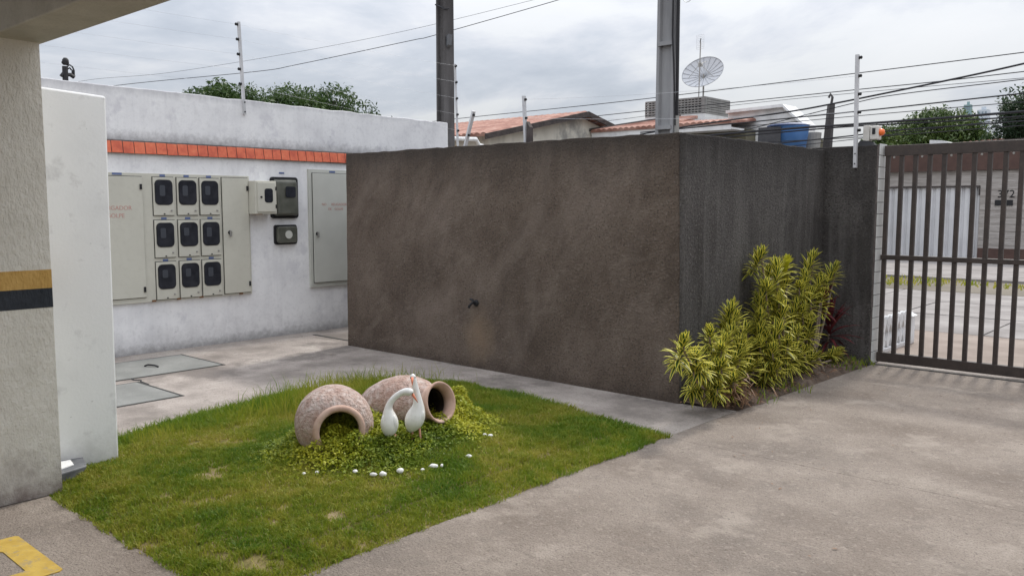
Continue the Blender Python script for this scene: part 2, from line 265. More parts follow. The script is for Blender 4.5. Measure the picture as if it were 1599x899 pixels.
# ------------------------------------------------------------------ mesh helpers
class MB:
    def __init__(s): s.v = []; s.f = []
    def add(s, vs, fs):
        k = len(s.v); s.v += [tuple(p) for p in vs]; s.f += [tuple(i + k for i in f) for f in fs]; return s
    def box(s, x0, x1, y0, y1, z0, z1):
        return s.add([(x, y, z) for z in (z0, z1) for y in (y0, y1) for x in (x0, x1)],
                     [(0, 2, 3, 1), (4, 5, 7, 6), (0, 1, 5, 4), (2, 6, 7, 3), (0, 4, 6, 2), (1, 3, 7, 5)])
    def hexa(s, b, t):                                              # two quads, bottom and top, same winding (ccw seen from above)
        return s.add(list(b) + list(t), [(3, 2, 1, 0), (4, 5, 6, 7)] + [(i, (i + 1) % 4, 4 + (i + 1) % 4, 4 + i) for i in range(4)])
    def prism(s, poly, d):                                          # planar polygon pushed along d
        n = len(poly); d = Vector(d); p = [Vector(q) for q in poly]
        return s.add(p + [q + d for q in p], [tuple(range(n - 1, -1, -1)), tuple(range(n, 2 * n))] + [(i, (i + 1) % n, n + (i + 1) % n, n + i) for i in range(n)])
    def tube(s, pts, r, n=8, cap=True):
        pts = [Vector(p) for p in pts]; k = len(pts)
        rs = r if isinstance(r, (list, tuple)) else [r] * k
        t0 = (pts[1] - pts[0]).normalized(); up = Vector((0, 0, 1)) if abs(t0.z) < 0.9 else Vector((1, 0, 0))
        a = t0.cross(up).normalized(); vs = []; fs = []
        for i, p in enumerate(pts):
            t = (pts[min(i + 1, k - 1)] - pts[max(i - 1, 0)]).normalized()
            a = (a - t * a.dot(t)).normalized(); b = t.cross(a)
            for j in range(n):
                an = 2 * math.pi * j / n; vs.append(p + (a * math.cos(an) + b * math.sin(an)) * rs[i])
        for i in range(k - 1):
            for j in range(n): fs.append((i * n + j, i * n + (j + 1) % n, (i + 1) * n + (j + 1) % n, (i + 1) * n + j))
        if cap: fs += [tuple(range(n - 1, -1, -1)), tuple(range((k - 1) * n, k * n))]
        return s.add(vs, fs)
    def lathe(s, prof, o, axis, n=32, cap=True):                              # profile of (along, radius) about an axis
        o = Vector(o); ax = Vector(axis).normalized(); a = ax.cross(Vector((0, 0, 1)) if abs(ax.z) < 0.9 else Vector((1, 0, 0))).normalized(); b = ax.cross(a)
        vs = []; fs = []; k = len(prof)
        for (h, r) in prof:
            for j in range(n):
                an = 2 * math.pi * j / n; vs.append(o + ax * h + (a * math.cos(an) + b * math.sin(an)) * r)
        for i in range(k - 1):
            for j in range(n): fs.append((i * n + j, i * n + (j + 1) % n, (i + 1) * n + (j + 1) % n, (i + 1) * n + j))
        if cap and prof[0][1] > 0: fs.append(tuple(range(n - 1, -1, -1)))
        if cap and prof[-1][1] > 0: fs.append(tuple(range((k - 1) * n, k * n)))
        return s.add(vs, fs)
WL = {}                                                             # world origin of every object built here
def build(name, mb, mat, parent=None, smooth=False, bevel=0.0, org=None, kind=None, sub=0):
    v = np.array(mb.v, float)
    o = np.array(org if org is not None else ((v[:, 0].min() + v[:, 0].max()) / 2, (v[:, 1].min() + v[:, 1].max()) / 2, v[:, 2].min()))
    me = bpy.data.meshes.new(name); me.from_pydata([tuple(p) for p in v - o], [], mb.f); me.materials.append(mat); me.validate(); me.update()
    ob = bpy.data.objects.new(name, me); COL.objects.link(ob)
    if smooth: me.shade_smooth()
    po = np.array(WL[parent.name]) if parent else np.zeros(3)
    ob.parent = parent; ob.location = tuple(o - po); WL[ob.name] = tuple(o)
    if bevel > 0:
        bv = ob.modifiers.new("bevel", 'BEVEL'); bv.width = bevel; bv.segments = 2; bv.limit_method = 'ANGLE'
    if sub:
        sb = ob.modifiers.new("subdivision", 'SUBSURF'); sb.levels = sub; sb.render_levels = sub
    if kind: ob["kind"] = kind
    return ob
def tag(o, label, cat, group=None):
    o["label"] = label; o["category"] = cat
    if group: o["group"] = group
    return o
def thing(name, label, cat, loc, group=None):
    o = bpy.data.objects.new(name, None); COL.objects.link(o); o.location = loc; o.empty_display_size = 0.1; WL[o.name] = tuple(loc)
    return tag(o, label, cat, group)
def box(x0, x1, y0, y1, z0, z1): return MB().box(x0, x1, y0, y1, z0, z1)
def soup(name, P, F, rnd, mat, parent=None, org=(0, 0, 0), kind=None, uv=None):
    """numpy mesh: P verts, F faces of one size, rnd one value per vertex"""
    me = bpy.data.meshes.new(name); P = np.asarray(P, np.float32) - np.asarray(org, np.float32); F = np.asarray(F, np.int32); k = F.shape[1]
    me.vertices.add(len(P)); me.vertices.foreach_set("co", P.ravel())
    me.loops.add(F.size); me.loops.foreach_set("vertex_index", F.ravel())
    me.polygons.add(len(F)); me.polygons.foreach_set("loop_start", np.arange(0, F.size, k, dtype=np.int32)); me.polygons.foreach_set("loop_total", np.full(len(F), k, np.int32))
    me.update(calc_edges=True)
    a = me.attributes.new("rnd", 'FLOAT', 'POINT'); a.data.foreach_set("value", np.asarray(rnd, np.float32))
    if uv is not None:
        u = me.uv_layers.new(name="UVMap"); u.data.foreach_set("uv", np.asarray(uv, np.float32)[F.ravel()].ravel())
    me.materials.append(mat); ob = bpy.data.objects.new(name, me); COL.objects.link(ob)
    po = np.array(WL[parent.name]) if parent else np.zeros(3)
    ob.parent = parent; ob.location = tuple(np.asarray(org, float) - po); WL[ob.name] = tuple(org)
    if kind: ob["kind"] = kind
    return ob
def text_mesh(name, txt, size, mat, parent, mtx, ext=0.001):
    cu = bpy.data.curves.new(name, 'FONT'); cu.body = txt; cu.size = size; cu.extrude = ext; cu.align_x = 'CENTER'
    to = bpy.data.objects.new(name, cu); COL.objects.link(to)
    dg = bpy.context.evaluated_depsgraph_get(); me = bpy.data.meshes.new_from_object(to.evaluated_get(dg))
    bpy.data.objects.remove(to); me.materials.clear(); me.materials.append(mat)
    ob = bpy.data.objects.new(name, me); COL.objects.link(ob); ob.parent = parent
    ob.matrix_local = Matrix.Translation(-Vector(WL[parent.name])) @ mtx
    return ob
def structure(o): o["kind"] = "structure"; return o

# ------------------------------------------------------------------ the setting: ground sheets
structure(build("ground", MB().add([(-900, -900, -0.06), (900, -900, -0.06), (900, 900, -0.06), (-900, 900, -0.06)], [(0, 1, 2, 3)]), m_ground))
def slab(mb, poly, z1, z0=-0.05):
    return mb.prism([(x, y, z0) for x, y in poly], (0, 0, z1 - z0))
dw = structure(build("driveway", slab(MB(), [(-3.05, 1.7), (-3.05, 5.02), (7, 5.02), (7, 1.7)], -0.004, -0.055), m_drive))
for poly in ([(-3.05, 1.705), (0.2, 1.705), (0.2, 5.0155), (-3.05, 5.0155)], [(0.21, 1.705), (7, 1.705), (7, 5.0155), (0.21, 5.0155)],
             [(-3.05, 5.0170), (0.2, 5.0170), (0.2, 8.83), (-2.93, 8.83), (-3.03, 6.0)], [(0.21, 5.0170), (7, 5.0170), (7, 8.83), (0.21, 8.83)], [(-4.965, -6), (7, -6), (7, 1.695), (-4.965, 1.695)]):
    build("concrete_slab", slab(MB(), poly, 0.0), m_drive, dw, bevel=0.004)
wk = structure(build("walkway", slab(MB(), [(-9.07, -2.0), (-5.49, -2.0), (-5.49, 2.2), (-5.75, 2.25), (-6.02, 3.0), (-6.15, 4.1), (-5.9, 5.05), (-5.3, 5.33), (-3.052, 5.05), (-3.045, 6.05), (-3.5, 6.05), (-3.5, 8.8), (-9.07, 8.8)], -0.004, -0.05), m_walk))
build("drain_groove", box(-8.83, -7.9, 6.145, 6.185, -0.006, -0.0005), m_seam, wk)
# inspection covers set in the walkway
def cover(x0, x1, y0, y1, label, handle=False):
    t = thing("inspection_cover", label, "cover", ((x0 + x1) / 2, (y0 + y1) / 2, -0.004))
    fr = MB()
    for a in ((x0 - .022, x1 + .022, y0 - .022, y0), (x0 - .022, x1 + .022, y1, y1 + .022), (x0 - .022, x0, y0, y1), (x1, x1 + .022, y0, y1)): fr.box(*a, -0.02, 0.0005)
    build("frame", fr, m_seam, t)
    build("lid", box(x0 + .006, x1 - .006, y0 + .006, y1 - .006, -0.02, 0.003), m_cover, t, bevel=0.005)
    if handle: build("handle", MB().tube([(-8.30, 3.78, 0.008), (-8.27, 3.80, 0.022), (-8.18, 3.83, 0.022), (-8.15, 3.85, 0.008)], 0.009, 6), m_black, t)
cover(-8.70, -7.83, 2.9, 4.36, "larger grey cement cover with a black handle beside the white wall", True)
cover(-7.62, -6.80, 2.4, 3.395, "smaller grey cement cover in the walkway nearer the lawn")
build("crack", MB().tube([(-7.80, 3.43, -0.003), (-7.74, 3.42, -0.002), (-7.68, 3.46, -0.003), (-7.62, 3.43, -0.002), (-7.45, 3.42, -0.003)], 0.009, 5), m_seam, wk)

# street beyond the gate
structure(build("near_pavement", slab(MB(), [(-30, 9.02), (12, 9.02), (12, 11.62), (-30, 11.62)], -0.004), m_pave))
threshold = build("gate_threshold", box(-2.95, 7, 8.835, 9.015, -0.04, -0.008), m_walk); structure(threshold)
st = structure(build("street", slab(MB(), [(-60, 11.63), (40, 11.63), (40, 17.2), (-60, 17.2)], -0.03, -0.058), m_road))
sme = None
for i in range(3):
    for j in range(-8, 4):
        x0 = j * 2.6 + (i % 2) * 1.1; y0 = 11.66 + i * 1.85
        if sme is None:
            o = build("street_slab", box(x0 + .015, x0 + 2.585, y0 + .02, y0 + 1.83, -0.05, -0.005), m_road, st, bevel=0.006); sme = o
        else:
            o = sme.copy(); COL.objects.link(o); o.parent = st
        o.location = Vector((x0 + 1.3, y0 + 0.925, -0.05 + random.uniform(-.004, .004))) - Vector(WL[st.name])
verge = structure(build("verge", slab(MB(), [(-60, 17.2), (40, 17.2), (40, 19.9), (-60, 19.9)], 0.0), m_ground))
structure(build("far_pavement", slab(MB(), [(-60, 19.9), (40, 19.9), (40, 27.6), (-60, 27.6)], 0.05), m_road))

# ------------------------------------------------------------------ lawn: soil mound, grass, ground cover
LAWN = [(-4.965, 1.70), (-3.05, 1.70), (-3.05, 5.03), (-5.3, 5.32), (-5.88, 5.05), (-6.13, 4.1), (-6.0, 3.0), (-5.73, 2.25), (-5.34, 2.2), (-5.34, 1.85), (-5.0, 1.80)]
LP = np.array(LAWN)
def inside(px, py, poly):
    r = np.zeros(px.shape, bool); n = len(poly); j = n - 1
    for i in range(n):
        xi, yi = poly[i]; xj, yj = poly[j]
        c = ((yi > py) != (yj > py)) & (px < (xj - xi) * (py - yi) / (yj - yi + 1e-12) + xi); r ^= c; j = i
    return r
def edge_dist(px, py, poly):
    d = np.full(px.shape, 9.0); n = len(poly)
    for i in range(n):
        a = np.array(poly[i]); b = np.array(poly[(i + 1) % n]); e = b - a
        t = np.clip(((px - a[0]) * e[0] + (py - a[1]) * e[1]) / (e @ e), 0, 1)
        d = np.minimum(d, np.hypot(px - a[0] - t * e[0], py - a[1] - t * e[1]))
    return d
def hump(x, y):
    a = (x + 4.22) * 0.66 + (y - 3.55) * 0.75; b = -(x + 4.22) * 0.75 + (y - 3.55) * 0.66
    return 0.10 * np.exp(-((a / 0.62) ** 2 + (b / 0.40) ** 2)) + 0.05 * np.exp(-(((x + 4.3) / 1.0) ** 2 + ((y - 3.7) / 1.0) ** 2))
def lawn_z(x, y):
    x = np.asarray(x, float); y = np.asarray(y, float)
    d = edge_dist(x, y, LAWN)
    return np.minimum(d, 0.3) / 0.3 * 0.035 * np.where(x > -3.3, 0.6, 1) + hump(x, y) - 0.008
gx, gy = np.meshgrid(np.linspace(-6.2, -3.0, 90), np.linspace(1.6, 5.4, 100))
mb = MB(); idx = {}
gz = lawn_z(gx, gy); ins = inside(gx, gy, LAWN)
for i in range(gx.shape[0]):
    for j in range(gx.shape[1]):
        idx[i, j] = len(mb.v); mb.v.append((gx[i, j], gy[i, j], gz[i, j] if ins[i, j] else -0.02))
for i in range(gx.shape[0] - 1):
    for j in range(gx.shape[1] - 1):
        if ins[i:i + 2, j:j + 2].any(): mb.f.append((idx[i, j], idx[i, j + 1], idx[i + 1, j + 1], idx[i + 1, j]))
structure(build("lawn", mb, m_lawnbase, smooth=True))

def blades(n, x, y, z, h, wd, lean, rnd):
    an = rng.uniform(0, 2 * math.pi, n); la = rng.uniform(0, 2 * math.pi, n); ln = h * lean
    dx, dy = np.cos(an) * wd / 2, np.sin(an) * wd / 2; lx, ly = np.cos(la) * ln, np.sin(la) * ln
    P = np.empty((n, 5, 3))
    P[:, 0] = np.stack([x - dx, y - dy, z], 1); P[:, 1] = np.stack([x + dx, y + dy, z], 1)
    P[:, 2] = np.stack([x + dx * .8 + lx * .35, y + dy * .8 + ly * .35, z + h * .6], 1); P[:, 3] = np.stack([x - dx * .8 + lx * .35, y - dy * .8 + ly * .35, z + h * .6], 1)
    P[:, 4] = np.stack([x + lx, y + ly, z + h * np.sqrt(np.maximum(1 - (lean * .8) ** 2, .1))], 1)
    b = np.arange(n)[:, None] * 5
    F = np.concatenate([b + [0, 1, 2], b + [0, 2, 3], b + [3, 2, 4]])
    return P.reshape(-1, 3), F, np.repeat(rnd, 5)
def vnoise(x, y, s, seed):                                          # smooth value noise
    r = np.random.default_rng(seed).random((64, 64)); x = x * s + 31; y = y * s + 31
    xi, yi = np.floor(x).astype(int), np.floor(y).astype(int); fx, fy = x - xi, y - yi; fx = fx * fx * (3 - 2 * fx); fy = fy * fy * (3 - 2 * fy)
    g = lambda a, b: r[a % 64, b % 64]
    return (g(xi, yi) * (1 - fx) + g(xi + 1, yi) * fx) * (1 - fy) + (g(xi, yi + 1) * (1 - fx) + g(xi + 1, yi + 1) * fx) * fy
J1 = np.array((-4.62, 3.36)); J2 = np.array((-4.72, 4.12))
n = 270000
x = rng.uniform(-6.2, -3.0, n); y = rng.uniform(1.65, 5.4, n); e0 = edge_dist(x, y, LAWN)
k = inside(x, y, LAWN) | ((e0 < 0.05 * vnoise(x, y, 11, 33)) & (rng.random(n) < .6) & (x > -4.9)); x, y, e0 = x[k], y[k], e0[k]
dry = vnoise(x, y, 2.6, 3) * .25 + vnoise(x, y, 7.5, 4) * .40 + vnoise(x, y, 19, 14) * .35
bare = [(onZ(a, b), r_) for a, b, r_ in ((390, 880, .16), (520, 815, .05), (610, 790, .05), (300, 700, .05))]
for p_, r_ in bare: dry = dry + .32 * np.exp(-((x - p_.x) ** 2 + (y - p_.y) ** 2) / r_ ** 2)
k = rng.random(len(x)) > np.clip((dry - .60) * 6, 0, .93) * np.where(y < 3.2, 1, .5); x, y, e0, dry = x[k], y[k], e0[k], dry[k]
n = len(x)
back = np.clip((y - 2.2 + (-x - 4.4) * .9) / 2.6, 0, 1)             # the strip by the walkway is longer
h = (0.012 + 0.016 * vnoise(x, y, 4, 5) + .020 * vnoise(x, y, 17, 15) + 0.034 * back * np.exp(-e0 / .45) * (0.4 + vnoise(x, y, 3, 9))) * rng.uniform(.6, 1.35, n)
h *= np.where((e0 < .06) & (x > -3.4), .75, 1)
front = np.clip((-3.3 - y * .1 - x * 0 + 0) * 0 + (3.2 - y) / 1.6, 0, 1)
rnd = np.clip(rng.random(n) * .5 + front * .22 + (dry - .5) * 1.1 - .01 - .22 * back + .35 * (vnoise(x, y, 22, 16) - .5), 0, 1)
rnd[rng.random(n) < .04] = 1.0
P, F, rr = blades(n, x, y, lawn_z(x, y), h, rng.uniform(.003, .006, n), rng.uniform(.4, .98, n), rnd)
soup("grass", P, F, rr, g_lawn, kind="stuff")
# tall tufts behind the jars and along the back edge
n = 6500
t = rng.random(n); c = np.where(t < .5, 0, 1)
x = np.where(c == 0, rng.normal(-5.35, .28, n), rng.normal(-5.75, .16, n)); y = np.where(c == 0, rng.normal(4.1, .32, n), rng.uniform(2.4, 4.3, n))
k = inside(x, y, LAWN); x, y = x[k], y[k]; n = len(x)
P, F, rr = blades(n, x, y, lawn_z(x, y), rng.uniform(.05, .13, n) * np.where(c[k] == 0, 1.9, .85), rng.uniform(.004, .007, n), rng.uniform(.15, .7, n), rng.uniform(0, .45, n))
soup("tall_grass", P, F, rr, g_lawn, kind="stuff")
def quads_leaves(c, s, asp, tilt, rnd):                             # folded leaf: two quads would be wasted at this size, one rhomb each
    n = len(c); az = rng.uniform(0, 2 * math.pi, n); el = rng.normal(0, tilt, n); ro = rng.normal(0, tilt, n)
    d = np.stack([np.cos(az) * np.cos(el), np.sin(az) * np.cos(el), np.sin(el)], 1)
    sd_ = np.stack([-np.sin(az) * np.cos(ro), np.cos(az) * np.cos(ro), np.sin(ro)], 1)
    s = np.asarray(s)[:, None]; P = np.empty((n, 4, 3))
    P[:, 0] = c; P[:, 1] = c + d * s * .5 + sd_ * s * asp * .5; P[:, 2] = c + d * s - np.array([0, 0, .18]) * s; P[:, 3] = c + d * s * .5 - sd_ * s * asp * .5
    return P.reshape(-1, 3), np.arange(n * 4).reshape(n, 4), np.repeat(rnd, 4)
# ground cover creeping out of the jars and down the mound
n = 40000
ctr = [(-4.42, 3.24, .24, .24, .19), (-4.20, 3.10, .28, .24, .12), (-4.02, 3.34, .30, .25, .06), (-4.14, 4.06, .19, .22, .15), (-4.02, 3.80, .26, .24, .06), (-4.30, 3.55, .24, .24, .03), (-4.28, 4.20, .12, .12, .21), (-4.46, 2.92, .20, .16, .05)]
wts = np.array([.22, .20, .14, .14, .11, .05, .06, .08]); pick = rng.choice(len(ctr), n, p=wts); C = np.array(ctr)[pick]
ox, oy = rng.normal(0, 1, n) * .62, rng.normal(0, 1, n) * .62
x = C[:, 0] + ox * C[:, 2]; y = C[:, 1] + oy * C[:, 3]
z = lawn_z(x, y) + C[:, 4] * np.exp(-(ox ** 2 + oy ** 2) * .9) * (0.25 + .75 * np.sqrt(rng.random(n))) * (.6 + .8 * vnoise(x, y, 14, 6)) + .012
rnd = np.clip(rng.random(n) * .7 + .35 * vnoise(x, y, 9, 8) - .2 + .35 * (y > 3.75) + .1 * (z > .12), 0, 1)
P, F, rr = quads_leaves(np.stack([x, y, z], 1), rng.uniform(.010, .024, n), .75, .55, rnd)
soup("ground_cover", P, F, rr, g_cover, kind="stuff")
# verge grass across the street
n = 5000
x = rng.uniform(-14, 4, n); y = rng.uniform(17.25, 19.85, n); k = (vnoise(x, y, .9, 12) + .25 * rng.random(n)) > .62; x, y = x[k], y[k]; n = len(x)
P, F, rr = blades(n, x, y, np.zeros(n), rng.uniform(.04, .12, n), rng.uniform(.02, .04, n), rng.uniform(.4, .95, n), rng.uniform(.35, 1, n))
soup("verge_grass", P, F, rr, g_lawn, kind="stuff")

# soil bed along the dark wall
bx_, by_ = np.meshgrid(np.linspace(-3.5, -2.95, 24), np.linspace(5.97, 8.76, 90)); mb = MB()
edge = -3.07 + .02 * np.sin(by_ * 7) + .07 * vnoise(bx_ * 0, by_, 3, 21) - .25 * np.clip((6.35 - by_) / .38, 0, 1) ** 2
bz = np.where(bx_ < edge, .003 + np.clip((by_ - 5.95) / .35, 0.05, 1) * .045 * np.clip((edge - bx_) / .3, 0, 1) + .02 * vnoise(bx_, by_, 12, 22), -0.02) 
for i in range(90):
    for j in range(24): mb.v.append((bx_[i, j], by_[i, j], bz[i, j] + .002))
mb.f = [(i * 24 + j, i * 24 + j + 1, i * 24 + 24 + j + 1, i * 24 + 24 + j) for i in range(89) for j in range(23)]
structure(build("planting_bed", mb, m_soil, smooth=True))
n = 420
x = rng.uniform(-3.45, -2.98, n); y = rng.uniform(5.85, 8.6, n)
P, F, rr = quads_leaves(np.stack([x, y, .03 + .03 * rng.random(n)], 1), rng.uniform(.02, .07, n), .35, .25, rng.random(n))
soup("leaf_litter", P, F, rr, g_dry, kind="stuff")
n = 110                                                             # stray bits of leaf and grit blown along the edges of the paving
x = np.concatenate([rng.uniform(-3.04, -1.2, n // 2), rng.uniform(-8.9, -4.5, n - n // 2)]); y = np.concatenate([rng.uniform(2.2, 8.6, n // 2), rng.uniform(5.3, 8.4, n - n // 2)])
P, F, rr = quads_leaves(np.stack([x, y, np.full(n, .008)], 1), rng.uniform(.01, .035, n), .4, .12, rng.random(n)); P[:, 2] = np.maximum(P[:, 2], .003)
soup("stray_leaves", P, F, rr, g_dry, kind="stuff")
n = 260
x = rng.normal(-3.1, .12, n); y = rng.choice([8.25, 8.55, 7.0, 6.5, 8.65], n) + rng.normal(0, .09, n)
P, F, rr = blades(n, x, y, np.full(n, .015), rng.uniform(.03, .10, n), rng.uniform(.006, .012, n), rng.uniform(.4, .95, n), rng.random(n) * .6)
soup("weeds", P, F, rr, g_lawn, kind="stuff")

# ------------------------------------------------------------------ the building over the camera: pillar, beam, ceiling
bd = thing("pilotis_building", "cream plastered pillar with yellow and black stripes carrying a beam overhead", "building", (-5.2, 1.5, 0))
for (z0, z1, m, nm) in ((0, 1.046, m_pillar, "pillar"), (1.046, 1.152, m_stripe_k, "black_stripe"), (1.152, 1.253, m_stripe_y, "yellow_stripe"), (1.253, 2.464, m_pillar, "pillar")):
    p = 0.0015 if "stripe" in nm else 0.0
    build(nm, box(-5.335, -4.97 + p, 1.15, 1.77 + p, z0, z1), m, bd)
build("beam", box(-5.34, 1.55, 1.535, 1.795, 2.464, 2.80), m_beam, bd, bevel=0.008)
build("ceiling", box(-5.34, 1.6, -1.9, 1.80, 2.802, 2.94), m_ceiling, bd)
for px in (1.2,): build("pillar", box(px, px + .35, 1.15, 1.77, 0, 2.464), m_pillar, bd)
for px in (-5.335, 1.2): build("pillar", box(px, px + .35, -1.85, -1.3, 0, 2.8), m_pillar, bd)
mk = MB().prism([(-4.46, .85, 0), (-4.305, .85, 0), (-4.305, 1.245, 0), (-4.29, 1.256, 0), (-3.995, 1.252, 0), (-3.985, 1.24, 0), (-3.985, .85, 0), (-3.872, .85, 0), (-3.872, 1.35, 0), (-3.89, 1.368, 0), (-4.44, 1.372, 0), (-4.46, 1.36, 0)], (0, 0, .004))
structure(build("parking_mark", mk, m_yellow))

# low white wall stub behind the pillar
stub = build("low_wall", MB().hexa([(-5.49, 1.0, -.03), (-5.34, 1.0, -.03), (-5.34, 2.245, -.03), (-5.49, 2.245, -.03)], [(-5.49, 1.0, 2.33), (-5.345, 1.0, 2.33), (-5.345, 2.268, 2.262), (-5.49, 2.268, 2.262)]), m_stub, bevel=0.012)
tag(stub, "low dirty white wall ending behind the striped pillar", "wall")
# floodlight on the ground between pillar and stub
fl = thing("floodlight", "small dark grey floodlight with white panel at the foot of the striped pillar", "floodlight", (-5.2, 1.9, 0.01))
build("housing", MB().hexa([(-5.33, 1.79, .005), (-5.11, 1.79, .005), (-5.17, 1.96, .005), (-5.335, 2.00, .005)], [(-5.335, 1.79, .085), (-5.10, 1.79, .066), (-5.18, 1.99, .058), (-5.335, 2.03, .072)]), m_fl, fl, bevel=0.008)
build("light_panel", MB().hexa([(-5.29, 1.80, .081), (-5.15, 1.80, .070), (-5.21, 1.925, .068), (-5.30, 1.94, .075)], [(-5.29, 1.80, .087), (-5.15, 1.80, .076), (-5.21, 1.925, .074), (-5.30, 1.94, .081)]), m_flglass, fl)

# ------------------------------------------------------------------ white meter wall
WX = -9.07
mw = thing("meter_wall", "long white limewashed wall with a strip of orange tiles", "wall", (WX, 4, 0))
build("wall", box(WX - .22, WX, -3, 8.74, -.05, 2.279), m_white, mw)
pr_ = random.Random(3); build("parapet", MB().prism([(WX, -3, 2.2795), (WX, -3, 2.90)] + [(WX, -3 + 11.74 * i / 80, 2.90 - .10 * i / 80 + pr_.uniform(-.007, .007)) for i in range(1, 80)] + [(WX, 8.74, 2.80), (WX, 8.74, 2.2795)], (-.22, 0, 0)), m_parapet, mw, bevel=0.01)
build("tile_ledge", MB().prism([(WX, 1.0, 2.15), (WX + .035, 1.0, 2.146), (WX + .012, 1.0, 2.283), (WX, 1.0, 2.285)], (0, 5.98, 0)), m_grout, mw)
tp = None
for i in range(50):
    y0 = 6.972 - (i + 1) * .1195
    if tp is None:
        tp = o = build("tile", MB().prism([(WX + .036, y0 + .004, 2.149), (WX + .044, y0 + .004, 2.149), (WX + .023, y0 + .004, 2.272), (WX + .015, y0 + .004, 2.272)], (0, .1115, 0)), m_orange, mw, bevel=0.002)
    else:
        o = tp.copy(); COL.objects.link(o); o.parent = mw
    o.location = Vector((WX + .0295 + random.uniform(-.001, .001), y0 + .0598, 2.149 + random.uniform(-.002, .002))) - Vector(WL[mw.name])
    if o is not tp: o.rotation_euler = (random.uniform(-.006, .006), 0, random.uniform(-.008, .008))

XF = WX + .05                                                       # front of the built-in cabinets
def rrect(y0, y1, z0, z1, r, xx, seg=5):
    p = []
    for (cy, cz, a0) in ((y1 - r, z1 - r, 0), (y0 + r, z1 - r, 90), (y0 + r, z0 + r, 180), (y1 - r, z0 + r, 270)):
        for i in range(seg + 1):
            a = R(a0 + 90 * i / seg); p.append((xx, cy + r * math.cos(a), cz + r * math.sin(a)))
    return p
def lock(par, y, z, big=False, xx=XF):
    s = .03 if big else .012
    k = build("lock", MB().lathe([(0, s * .8), (.012, s * .8), (.016, s * .5)], (xx, y, z), (1, 0, 0), 12), m_black if big else m_steel, par)
    if big:
        build("handle", box(xx + .016, xx + .030, y - .012, y + .012, z - .05, z + .022), m_steel, par, bevel=0.004)
mc = thing("meter_cabinet", "wide beige metal cabinet with nine small windowed meter doors", "meter cabinet", (WX, 4.4, .56))
build("frame", box(WX - .01, WX + .03, 3.2, 5.45, .556, 1.945), m_cab, mc, bevel=0.004)
def seam(par, y0, y1, z0, z1, xx): build("door_gap", MB().prism([(xx, y0, z0), (xx, y1, z0), (xx, y1, z1), (xx, y0, z1)], (.0015, 0, 0)), m_seam, par)
def door(par, y0, y1, z0, z1, mat, xx=WX + .03, name="door"):
    seam(par, y0 - .007, y1 + .007, z0 - .007, z1 + .007, xx)
    return build(name, box(xx + .003, xx + .02, y0, y1, z0, z1), mat, par, bevel=0.003)
d = door(mc, 3.25, 4.165, .615, 1.905, m_cab)
for z in (.70, 1.80): build("hinge", box(XF, XF + .012, 4.135, 4.157, z - .028, z + .028), m_black, d)
def words(par, y, z, size):                                         # red stencilled words on a door
    for wd_, dy, dz in (("NO", -.245, 0), ("RELIGADOR", .075, 0), ("DE", -.125, -1.3), ("GOLPE", .07, -1.3)):
        text_mesh("lettering", wd_, size, m_red, par, Matrix.Translation((XF + .001, y + dy * size / .062, z + dz * size)) @ Matrix.Rotation(R(90), 4, 'Z') @ Matrix.Rotation(R(90), 4, 'X'))
words(d, 3.80, 1.555, .062)
build("label_plate", box(WX + .03, WX + .034, 3.86, 3.96, 1.92, 1.943), m_blue, mc)
rows = [(1.495, 1.905), (1.035, 1.44), (.575, .985)]; cols = [(4.283, 4.512), (4.552, 4.79), (4.82, 5.055)]
for r_, (z0, z1) in enumerate(rows):
    for c_, (y0, y1) in enumerate(cols):
        d = door(mc, y0, y1, z0, z1, m_cab, name="meter_door")
        build("window_gasket", MB().prism(rrect(y0 + .014, y1 - .014, z0 + .112, z1 - .026, .05, XF), (.005, 0, 0)), m_black, d)
        build("window_pane", MB().prism(rrect(y0 + .022, y1 - .022, z0 + .120, z1 - .034, .044, XF + .005), (.003, 0, 0)), m_smoke, d)
        ym = y0 + random.uniform(.055, .07)
        build("meter", MB().prism(rrect(ym, ym + .06, z1 - .19 + random.uniform(-.02, .02), z1 - .085, .015, XF + .008), (.0015, 0, 0)), m_meter, d)
        lock(d, y1 - .035, z0 + .05)
        build("seal", box(XF, XF + .006, (y0 + y1) / 2 - .008, (y0 + y1) / 2 + .008, z0 + .008, z0 + .02), m_black, d)
        build("label_plate", box(WX + .03, WX + .034, (y0 + y1) / 2 - .03, (y0 + y1) / 2 + .03, z1 + .008, z1 + .032), m_blue, mc)
d = door(mc, 5.093, 5.425, .58, 1.918, m_cab)
for z in (.68, 1.80): build("hinge", box(XF, XF + .012, 5.40, 5.42, z - .028, z + .028), m_black, d)
lock(d, 5.17, 1.29, True)
rb = MB()
for y in (4.25, 4.53, 4.80, 5.30): rb.box(WX + .031, WX + .042, y - .022, y + .022, .556, .576)
build("rust_patch", rb, m_rust, mc)

wb = thing("small_meter_box", "small beige wall box with a narrow window left of the smoked plastic box", "meter box", (WX, 5.62, 1.5))
xb = WX + .19
build("body", box(WX, xb, 5.43, 5.715, 1.50, 1.89), m_cab, wb, bevel=0.006)
d = build("door", box(xb + .002, xb + .014, 5.455, 5.70, 1.525, 1.872), m_cab, wb, bevel=0.004)
build("window_pane", MB().prism(rrect(5.545, 5.655, 1.635, 1.80, .03, xb + .014), (.004, 0, 0)), m_smoke, d)
build("lock", MB().lathe([(0, .012), (.01, .012)], (xb + .014, 5.50, 1.70), (1, 0, 0), 10), m_black, d)
for z in (1.59, 1.80): build("hinge", box(xb + .014, xb + .024, 5.69, 5.706, z - .022, z + .022), m_black, d)
build("rust_patch", box(WX + .1, xb + .003, 5.44, 5.52, 1.494, 1.501), m_rust, wb)
sm = thing("smoked_meter_box", "tall smoked plastic meter box partly behind the small beige box", "meter box", (WX, 5.93, 1.45))
